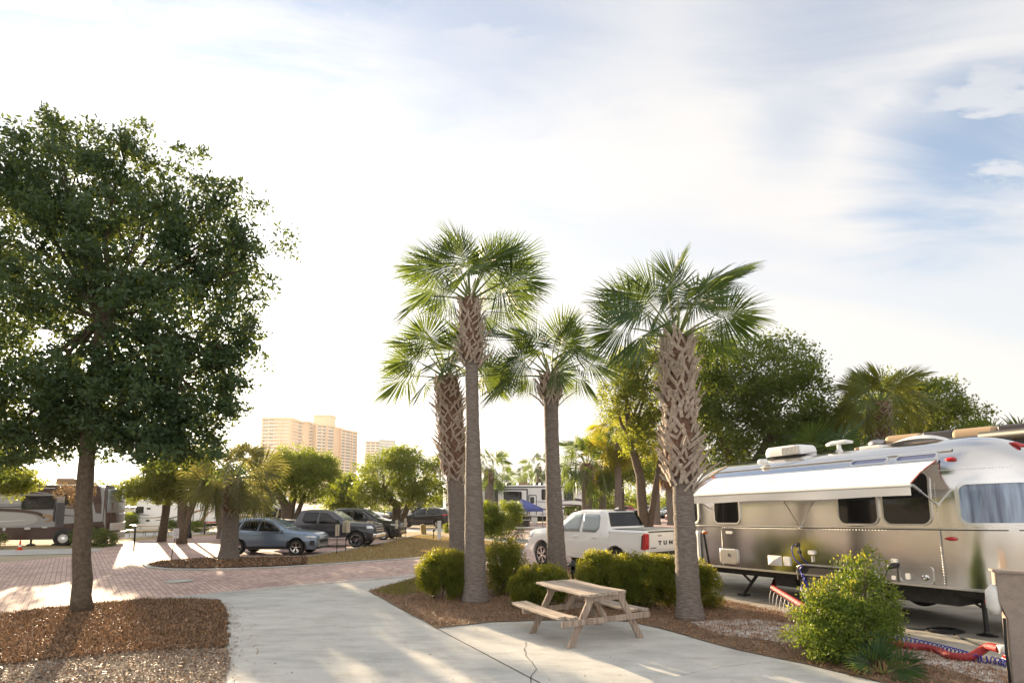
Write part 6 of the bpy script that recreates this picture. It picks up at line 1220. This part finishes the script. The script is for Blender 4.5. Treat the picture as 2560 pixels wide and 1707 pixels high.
# ------------------------------------------------------------------ picnic table
M_wood = mat('weathered_wood', (.30, .225, .165), .8, bump=.6, bscale=30, vscale=5, col2=(.52, .43, .35)); 
def woodgrain(name, c1, c2, ax):
    m = bpy.data.materials.new(name); m.use_nodes = True; n = m.node_tree; b = n.nodes['Principled BSDF']; L = n.links.new; t = n.nodes.new('ShaderNodeTexCoord'); mp = n.nodes.new('ShaderNodeMapping'); sc = [14, 14, 14]; sc[ax] = .9; mp.inputs['Scale'].default_value = sc; L(t.outputs['Object'], mp.inputs[0])
    x = n.nodes.new('ShaderNodeTexNoise'); x.inputs['Scale'].default_value = 1.6; x.inputs['Detail'].default_value = 7; x.inputs['Roughness'].default_value = .65; L(mp.outputs[0], x.inputs['Vector']); r = n.nodes.new('ShaderNodeValToRGB'); r.color_ramp.elements[0].position = .34; r.color_ramp.elements[1].position = .62; r.color_ramp.elements[0].color = (*c1, 1); r.color_ramp.elements[1].color = (*c2, 1); L(x.outputs[0], r.inputs[0]); L(r.outputs[0], b.inputs['Base Color']); b.inputs['Roughness'].default_value = .75
    bp = n.nodes.new('ShaderNodeBump'); bp.inputs['Strength'].default_value = .4; bp.inputs['Distance'].default_value = .01; L(x.outputs[0], bp.inputs['Height']); L(bp.outputs[0], b.inputs['Normal']); return m
M_plank = woodgrain('wood_plank', (.19, .14, .105), (.46, .385, .32), 0); M_legw = woodgrain('wood_leg', (.17, .12, .09), (.42, .33, .26), 2)
pc = Vector((1.236, 9.688, .008)); pt = empty('picnic_table', pc, radians(-61.6), 'weathered wooden picnic table with attached benches on the concrete patio', 'picnic table')
rng = random.Random(17)
# weathered boards with uneven ends
def board(nm, x0, x1, y0, y1, z, th, mt, sag=0.0, parent=None):
    mb = MB(); rows = []; N = 10
    for i in range(N + 1):
        t = i / N; x = x0 + (x1 - x0) * t; dz = sag * sin(pi * t) + rng.uniform(-.002, .002); e = rng.uniform(-.006, .006)
        rows.append([(x, y0 + e, z + dz), (x, y1 + e, z + dz + .003), (x, y1 + e, z - th + dz), (x, y0 + e, z - th + dz)])
    mb.grid(rows, closed=True); mb.add(rows[0], [(0, 1, 2, 3)]); mb.add(rows[-1], [(3, 2, 1, 0)]); return mb.build(nm, mt, parent or pt, bevel=.006)
ZT_ = .79; yb = -.42
for k in range(4):
    board('tabletop_board', -.90 - rng.uniform(-.03, .05), .62 + (.05, .0, .03, -.05)[k] * 1.0, yb + k * .212, yb + k * .212 + .200, ZT_ + rng.uniform(-.004, .006), .04, M_plank, -.012)
for s in (-1, 1):
    for j, (a, b) in enumerate(((.56, .71), (.72, .87))):
        y0, y1 = (s * a, s * b) if s > 0 else (-b, -a); board('bench_board', -1.02 + .03 * j, .58 - .08 * (j if s < 0 else 1 - j), y0, y1, .46 + .004 * j, .04, M_plank, -.018)
for x in (-.57, .56):
    mb = MB(); mb.box((x, 0, ZT_ - .085), (.045, .78, .09)); mb.build('tabletop_support', M_legw, pt, bevel=.005)
    mb = MB(); mb.box((x + .045 * (1 if x > 0 else -1), 0, .375), (.042, 1.74, .09)); mb.build('bench_support', M_legw, pt, bevel=.005)
    for s in (-1, 1):
        a = Vector((x, s * .70, 0)); b = Vector((x, s * .27, ZT_ - .045)); mb = MB(); d = Vector((0, .065, 0)); vs = []
        for xx in (-.021, .021):
            for p in (a, b):
                for sg in (-1, 1): vs.append(p + Vector((xx, 0, 0)) + d * sg)
        mb.add(vs, [(0, 1, 3, 2), (4, 6, 7, 5), (0, 4, 5, 1), (2, 3, 7, 6), (0, 2, 6, 4), (1, 5, 7, 3)]); mb.build('leg', M_legw, pt, bevel=.005)
    mb = MB(); mb.beam((x, 0, .36), (x * .3, 0, ZT_ - .06), .09, .04, up=(0, 1, 0)); mb.build('brace', M_legw, pt, bevel=.004)
# ---- path light
p = G(1433, 1503); pl = empty('path_light', p, 0, 'black path light standing behind the picnic table', 'path light'); zt = AT(1433, 1401, p.y).z
mb = MB(); mb.lathe([(.035, 0), (.035, zt - .30), (.055, zt - .28), (.06, zt - .2)], n=14); mb.build('post', M_blackmet, pl, smooth=True)
mb = MB(); mb.lathe([(.052, zt - .2), (.052, zt - .10)], n=12); mb.build('lens', M_glassdark, pl)
mb = MB(); mb.lathe([(.135, zt - .11), (.13, zt - .095), (.07, zt - .045), (.055, zt - .03), (.05, zt), (0, zt + .01)], n=18); mb.build('shade', M_blackmet, pl, smooth=True)
# ---- stick signs at the lot line
M_plate = mat('sign_plate', (.55, .5, .42), .4, .3)
def stick(px, yb_, yt, yp, label, n=1, rz=80, col=None, grp='numbered lot stakes along the lawn'):
    b = G(px, yb_); zt = AT(px, yt, b.y).z; zp = AT(px, yp, b.y).z; R = empty('lot_sign', b, radians(rz), label, 'sign', grp); mb = MB(); mb.box((0, 0, zt / 2), (.03, .02, zt)); mb.build('post', M_blackmet, R)
    for k in range(n): mb = MB(); mb.box((0, (k * 2 - n + 1) * .09, (zt + zp) / 2 + .02), (.34, .015, zt - zp)); mb.build('plate', col or M_plate, R, bevel=.004)
stick(841.5, 1387, 1312, 1340, 'stake sign nearest the grey SUV bumper'); stick(864, 1381, 1304, 1332, 'double-plated stake sign in front of the charcoal pickup door', 2); stick(924, 1367, 1303, 1330, 'double-plated stake sign at the charcoal pickup bumper', 2)
stick(990.6, 1355, 1300, 1322, 'thin stake sign left of the farther dark one on the lawn'); stick(1012.8, 1349, 1296, 1318, 'dark stake sign farthest along the lawn edge')
b = G(427, 1402); sg = empty('small_sign', b, radians(6), 'small white notice on a thin stake in the brick road island tip', 'sign'); zt = AT(436, 1320, b.y).z; zp = AT(436, 1345, b.y).z
mb = MB(); mb.tube([(0, 0, 0), (.13, 0, zt - .1)], .014, 6); mb.build('stake', M_blackmet, sg)
mb = MB(); mb.prism(rrect(.03, zp, .24, zt, .02, 3), lambda a, c: Vector((a, -.02, c)), lambda a, c: Vector((a, -.03, c))); sp_ = mb.build('plate', M_offwhite, sg)
for k, (m_, w_) in enumerate(((M_red, .12), (M_bluehose, .15), (M_bluehose, .14), (M_bluehose, .15), (M_bluehose, .1))):
    mb = MB(); mb.box((.135, -.0315, zt - .05 - k * (zt - zp) * .18), (w_, .002, .012)); mb.build('print', m_, sp_)
# ---- marker stone, white post, planter
b = G(1058, 1335); R = empty('stone_marker', b, radians(20), 'leaning tan stone block on the grass beyond the lawn', 'stone'); mb = MB(); mb.prism([(-.14, 0), (.2, 0), (.14, .66), (.0, .70), (-.22, .62)], lambda a, c: Vector((a, -.16, c)), lambda a, c: Vector((a, .16, c))); mb.build('block', mat('tan_stone', (.36, .27, .12), .9, var=.3, vscale=8, bump=1), R, bevel=.04)
b = G(1098, 1350); R = empty('utility_post', b, 0, 'pale lavender-grey service post on a small concrete pad', 'utility post'); zt = AT(1098, 1304, b.y).z; mb = MB(); mb.box((0, 0, zt / 2), (.20, .2, zt)); mb.build('post', M_rvlt, R, bevel=.02); mb = MB(); mb.prism([(-.12, zt), (.12, zt), (.07, zt + .07), (-.07, zt + .07)], lambda a, c: Vector((a, -.12, c)), lambda a, c: Vector((a, .12, c))); mb.build('cap', M_rvlt, R)
b = G(1084, 1347); mb = MB(); mb.lathe([(.03, 0), (.03, .45), (.08, .47), (.09, .56), (0, .58)], tuple(b), 10); tag(mb.build('spigot', M_blackmet, smooth=True), 'low black water spigot left of the pale service post', 'water tap')
bushpx('potted_grass', 1118, 1332, [(1118, 1321, 9, 11, 0, .3)], 'tuft of tan and green ornamental grass right of the service post', m=M_leaf_lit, n_cl=30, n_per=24, size=.12, spread=.16, seed=301, cat='plant')
# ---- blue canopy tent
b = G(1312, 1322); b.y = 47; b.x = AT(1307, 1300, 47).x; tn = empty('canopy_tent', (b.x, b.y, 0), radians(24), 'blue pop-up canopy tent at the door of the central trailer', 'tent'); pk = AT(1307.7, 1247, 47).z; ev = AT(1307, 1270, 47).z; ex = 1.25
mb = MB(); C4 = [(-ex, -ex), (ex, -ex), (ex, ex), (-ex, ex)]; mb.add([(x, y, ev) for x, y in C4] + [(0, 0, pk)], [(0, 1, 4), (1, 2, 4), (2, 3, 4), (3, 0, 4)]); mb.add([(x * 1.01, y * 1.01, ev) for x, y in C4] + [(x * 1.01, y * 1.01, ev - .26) for x, y in C4], [(0, 1, 5, 4), (1, 2, 6, 5), (2, 3, 7, 6), (3, 0, 4, 7)]); mb.build('canopy', fabric('blue_canopy', (.10, .13, .38), (.16, .20, .50), .35), tn, fixn=False)
for x, y in C4: mb = MB(); mb.box((x * .98, y * .98, ev / 2), (.05, .05, ev)); mb.build('leg', M_steel, tn)
b = Vector((AT(1300, 1300, 46.2).x, 46.2, 0)); R = empty('folding_table', b, 0, 'dark folding table with gear under the blue tent', 'table'); mb = MB(); mb.box((0, 0, .72), (1.8, .7, .05)); mb.build('tabletop', M_rvlt, R)
for x in (-.8, .8): mb = MB(); mb.box((x, 0, .35), (.05, .6, .7)); mb.build('leg', M_blackmet, R)
mb = MB(); mb.box((.1, .3, .35), (1.3, .05, .66)); mb.build('side_cloth', M_rvdk, R)
b = Vector((AT(1333, 1300, 45.6).x, 45.6, 0)); R = empty('camp_chair', b, radians(200), 'pale folding camp chair at the edge of the blue tent', 'chair'); mb = MB(); mb.box((0, 0, .42), (.5, .5, .04)); mb.build('seat', M_offwhite, R); mb = MB(); mb.box((0, .24, .72), (.5, .04, .5)); mb.build('backrest', M_offwhite, R)
for x in (-.22, .22):
    for y in (-.22, .22): mb = MB(); mb.box((x, y, .21), (.03, .03, .42)); mb.build('leg', M_steel, R)
# ---- metal-framed picnic tables in the distance
def far_table(px, y_, rz, label, w=1.8, m=None, s=1.0):
    b = G(px, y_); R = empty('metal_picnic_table', b, radians(rz), label, 'picnic table', 'metal-framed picnic tables at the sites', s); mb = MB(); mb.box((0, 0, .74), (w, .72, .05)); mb.build('tabletop', m or M_plate, R)
    for s_ in (-1, 1):
        mb = MB(); mb.box((0, s_ * .68, .44), (w, .26, .045)); mb.build('bench', m or M_plate, R)
        for x in (-w * .36, w * .36): mb = MB(); mb.tube([(x - .08, s_ * .72, 0), (x, s_ * .70, .42), (x, s_ * .3, .44), (x, s_ * .28, .72)], .022, 6); mb.tube([(x + .14, s_ * .72, 0), (x, s_ * .70, .42)], .022, 6); mb.build('frame', M_steel, R)
    return R
far_table(372, 1341, 3, 'metal picnic table in front of the left white trailer', 2.0); far_table(1322, 1351, 8, 'metal picnic table behind the hood of the white pickup', 1.5); ft = far_table(540, 1334, 2, 'picnic table with a red cloth beside the island palm', 1.6)
mb = MB(); mb.box((-.4, 0, .80), (.7, .74, .08)); tag(mb.build('red_cloth', M_red), 'red cloth on the farthest left picnic table', 'cloth').matrix_world = Matrix.Translation(G(540, 1334)) @ Matrix.Rotation(radians(2), 4, 'Z')
for (px, yb_, yt, lab) in ((335.5, 1360, 1316, 'thin black stake left of the metal picnic table'), (511, 1336, 1306, 'thin black stake beside the red cloth')):
    b = G(px, yb_); zt = AT(px, yt, b.y).z; mb = MB(); mb.box((b.x, b.y, zt / 2), (.06, .06, zt)); mb.box((b.x, b.y, zt), (.16, .1, .05)); tag(mb.build('stake', M_blackmet), lab, 'stake')
# lamp post
b = G(472, 1345); zt = AT(476, 1190, b.y).z; R = empty('lamp_post', b, 0, 'dark lamp post between the slim trees and the island palm', 'lamp post'); mb = MB(); mb.lathe([(.16, 0), (.15, .30), (.08, .36), (.065, zt)], n=14); mb.build('pole', M_blackmet, R, smooth=True); mb = MB(); mb.lathe([(.08, zt), (.2, zt + .1), (.22, zt + .4), (.3, zt + .44), (.05, zt + .6), (0, zt + .62)], n=14); mb.build('lantern', M_blackmet, R, smooth=True)
# traffic cone
b = G(49, 1375); R = empty('traffic_cone', b, 0, 'orange traffic cone with a white band below the motorhome', 'traffic cone'); mb = MB(); mb.lathe([(.10, .03), (.045, .26), (.02, .46), (0, .47)], n=16); M_or = mat('cone_orange', (.75, .07, .01), .5); c_ = mb.build('cone', M_or, R, smooth=True); mb = MB(); mb.lathe([(.073, .16), (.052, .26)], n=16); mb.build('band', M_white, c_); mb = MB(); mb.box((0, 0, .015), (.24, .24, .03)); mb.build('base', M_or, R, bevel=.005)
# yellow sign and low wall far away
b = Vector((AT(1503, 1300, 45).x, 45, 0)); R = empty('yellow_sign', b, 0, 'yellow sign on a post over the white pickup roof', 'sign'); z0, z1 = AT(1503, 1258, 45).z, AT(1503, 1243, 45).z; mb = MB(); mb.box((0, 0, (z0 + z1) / 2), (.34, .03, z1 - z0)); mb.build('plate', mat('sign_yellow', (.65, .42, .03), .5), R, bevel=.01); mb = MB(); mb.box((0, .04, z0 / 2), (.06, .04, z0)); mb.build('post', M_steel, R)
b = Vector((AT(307, 1300, 44).x, 44, 0)); R = empty('utility_building', b, 0, 'low grey block building between the motorhome and the left trailer', 'building'); z1 = AT(307, 1270, 44).z; mb = MB(); mb.box((0, 1.5, z1 / 2), (2.6, 3, z1)); mb.build('wall', M_rvlt, R); mb = MB(); mb.box((0, 1.5, z1 + .05), (2.9, 3.3, .1)); mb.build('roof', M_rvdk, R)
# ---- condo towers
M_peach = mat('peach_stucco', (.74, .50, .32), .85, var=.05, vscale=.05); M_slab = mat('balcony_white', (.75, .72, .68), .7); M_win = mat('tower_glass', (.16, .19, .22), .2, spec=.8); M_blueglass = mat('pale_glass', (.30, .42, .50), .2, spec=.8)
def wing(root, a, b, top_px, y_for, z0, depth, floors, mats_, pil=(0, 1), slabs=True, nb=4):
    """facade from (px,Y) a to b"""
    A = Vector((AT(a[0], 1200, a[1]).x, a[1], 0)); B = Vector((AT(b[0], 1200, b[1]).x, b[1], 0)); zt = AT(a[0], top_px, a[1]).z; u = (B - A).normalized(); n = Vector((-u.y, u.x, 0)); L = (B - A).length
    M = Matrix(((u.x, n.x, 0, A.x), (u.y, n.y, 0, A.y), (0, 0, 1, 0), (0, 0, 0, 1))); inv = root.matrix_world.inverted() if False else Matrix.Translation(-root.location)
    def put(mb, nm, m, bev=0): o = mb.build(nm, m, root); o.matrix_local = inv @ M; return o
    mb = MB(); mb.box((L / 2, depth / 2 + 1.8, zt / 2), (L, depth, zt)); put(mb, 'wall', mats_[0])
    if slabs:
        fh = zt / floors; mb = MB(); mw = MB(); mr = MB()
        for f in range(1, floors): mb.box((L / 2, .9, f * fh), (L - .4, 1.9, .35)); mr.box((L / 2, .05, f * fh + .75), (L - .4, .12, 1.0)); 
        for f in range(floors):
            for k in range(nb): mw.box((L * (k + .5) / nb, 1.78, f * fh + fh * .52), (L / nb * .72, .12, fh * .62))
        put(mb, 'balcony_slabs', mats_[0]); put(mr, 'balcony_rails', mats_[1]); tag(put(mw, 'windows', mats_[2]), kind='stuff')
        mb = MB()
        for p in pil: mb.box((L * p, 1.0, zt / 2), (1.6, 2.2, zt))
        put(mb, 'pillars', mats_[0])
    mb = MB(); mb.box((L / 2, depth / 2 + .6, zt + .6), (L + 3, depth + 4, 1.6)); put(mb, 'roof', mats_[0]); return zt
T1 = empty('condo_tower', (AT(770, 1200, 620).x, 620, 0), 0, 'tall peach condo tower with stacked balconies left of the palms', 'apartment tower'); bpy.context.view_layer.update()
mt = (M_peach, M_slab, M_win)
wing(T1, (649, 600), (722, 598), 1047, 0, 0, 18, 24, mt, (0, .62, 1), nb=5); wing(T1, (722, 598), (752, 622), 1049, 0, 0, 16, 24, mt, (0, 1), nb=3); wing(T1, (752, 620), (768, 624), 1055, 0, 0, 16, 24, mt, slabs=False)
wing(T1, (768, 628), (788, 636), 1058, 0, 0, 16, 24, mt, (0, 1), nb=2); wing(T1, (788, 626), (832, 642), 1062, 0, 0, 18, 24, mt, (0, .55, 1), nb=3); wing(T1, (832, 660), (850, 672), 1069, 0, 0, 16, 24, mt, slabs=False); wing(T1, (850, 672), (890, 705), 1074, 0, 0, 16, 24, mt, (0, .7, 1), nb=3)
A = AT(784, 1062, 640); B = AT(828, 1043, 640); mb = MB(); mb.box(((A.x + B.x) / 2 - T1.location.x, 28, (A.z + B.z) / 2 - 2), (B.x - A.x, 18, B.z - A.z + 8)); mb.box(((A.x + B.x) / 2 - T1.location.x, 28, B.z + 2.2), (B.x - A.x + 3, 21, 1.2)); mb.build('penthouse', M_peach, T1)
T2 = empty('condo_tower', (AT(948, 1200, 900).x, 900, 0), 0, 'distant half-glass tower between the peach condo and the palms', 'apartment tower'); bpy.context.view_layer.update()
wing(T2, (912, 900), (948, 905), 1104, 0, 0, 22, 22, (mat('cream_stucco', (.62, .50, .38), .85), M_slab, M_win), (0, 1), nb=3); wing(T2, (948, 903), (985, 915), 1100, 0, 0, 22, 22, (M_blueglass, M_slab, M_blueglass), (0, .5, 1), nb=4)
# ------------------------------------------------------------------ warm evening haze round the whole place
mb = MB(); mb.box((0, 600, 59), (2200, 1300, 120)); hz = mb.build('haze', None); hz['kind'] = 'stuff'
mh_ = bpy.data.materials.new('haze'); mh_.use_nodes = True; n = mh_.node_tree; n.nodes.remove(n.nodes['Principled BSDF']); v = n.nodes.new('ShaderNodeVolumePrincipled')
v.inputs['Color'].default_value = (1.0, .97, .93, 1); v.inputs['Density'].default_value = .00016; v.inputs['Anisotropy'].default_value = .45; v.inputs['Blackbody Intensity'].default_value = 0; v.inputs['Emission Strength'].default_value = 0
n.links.new(v.outputs[0], n.nodes['Material Output'].inputs['Volume']); hz.data.materials.append(mh_)
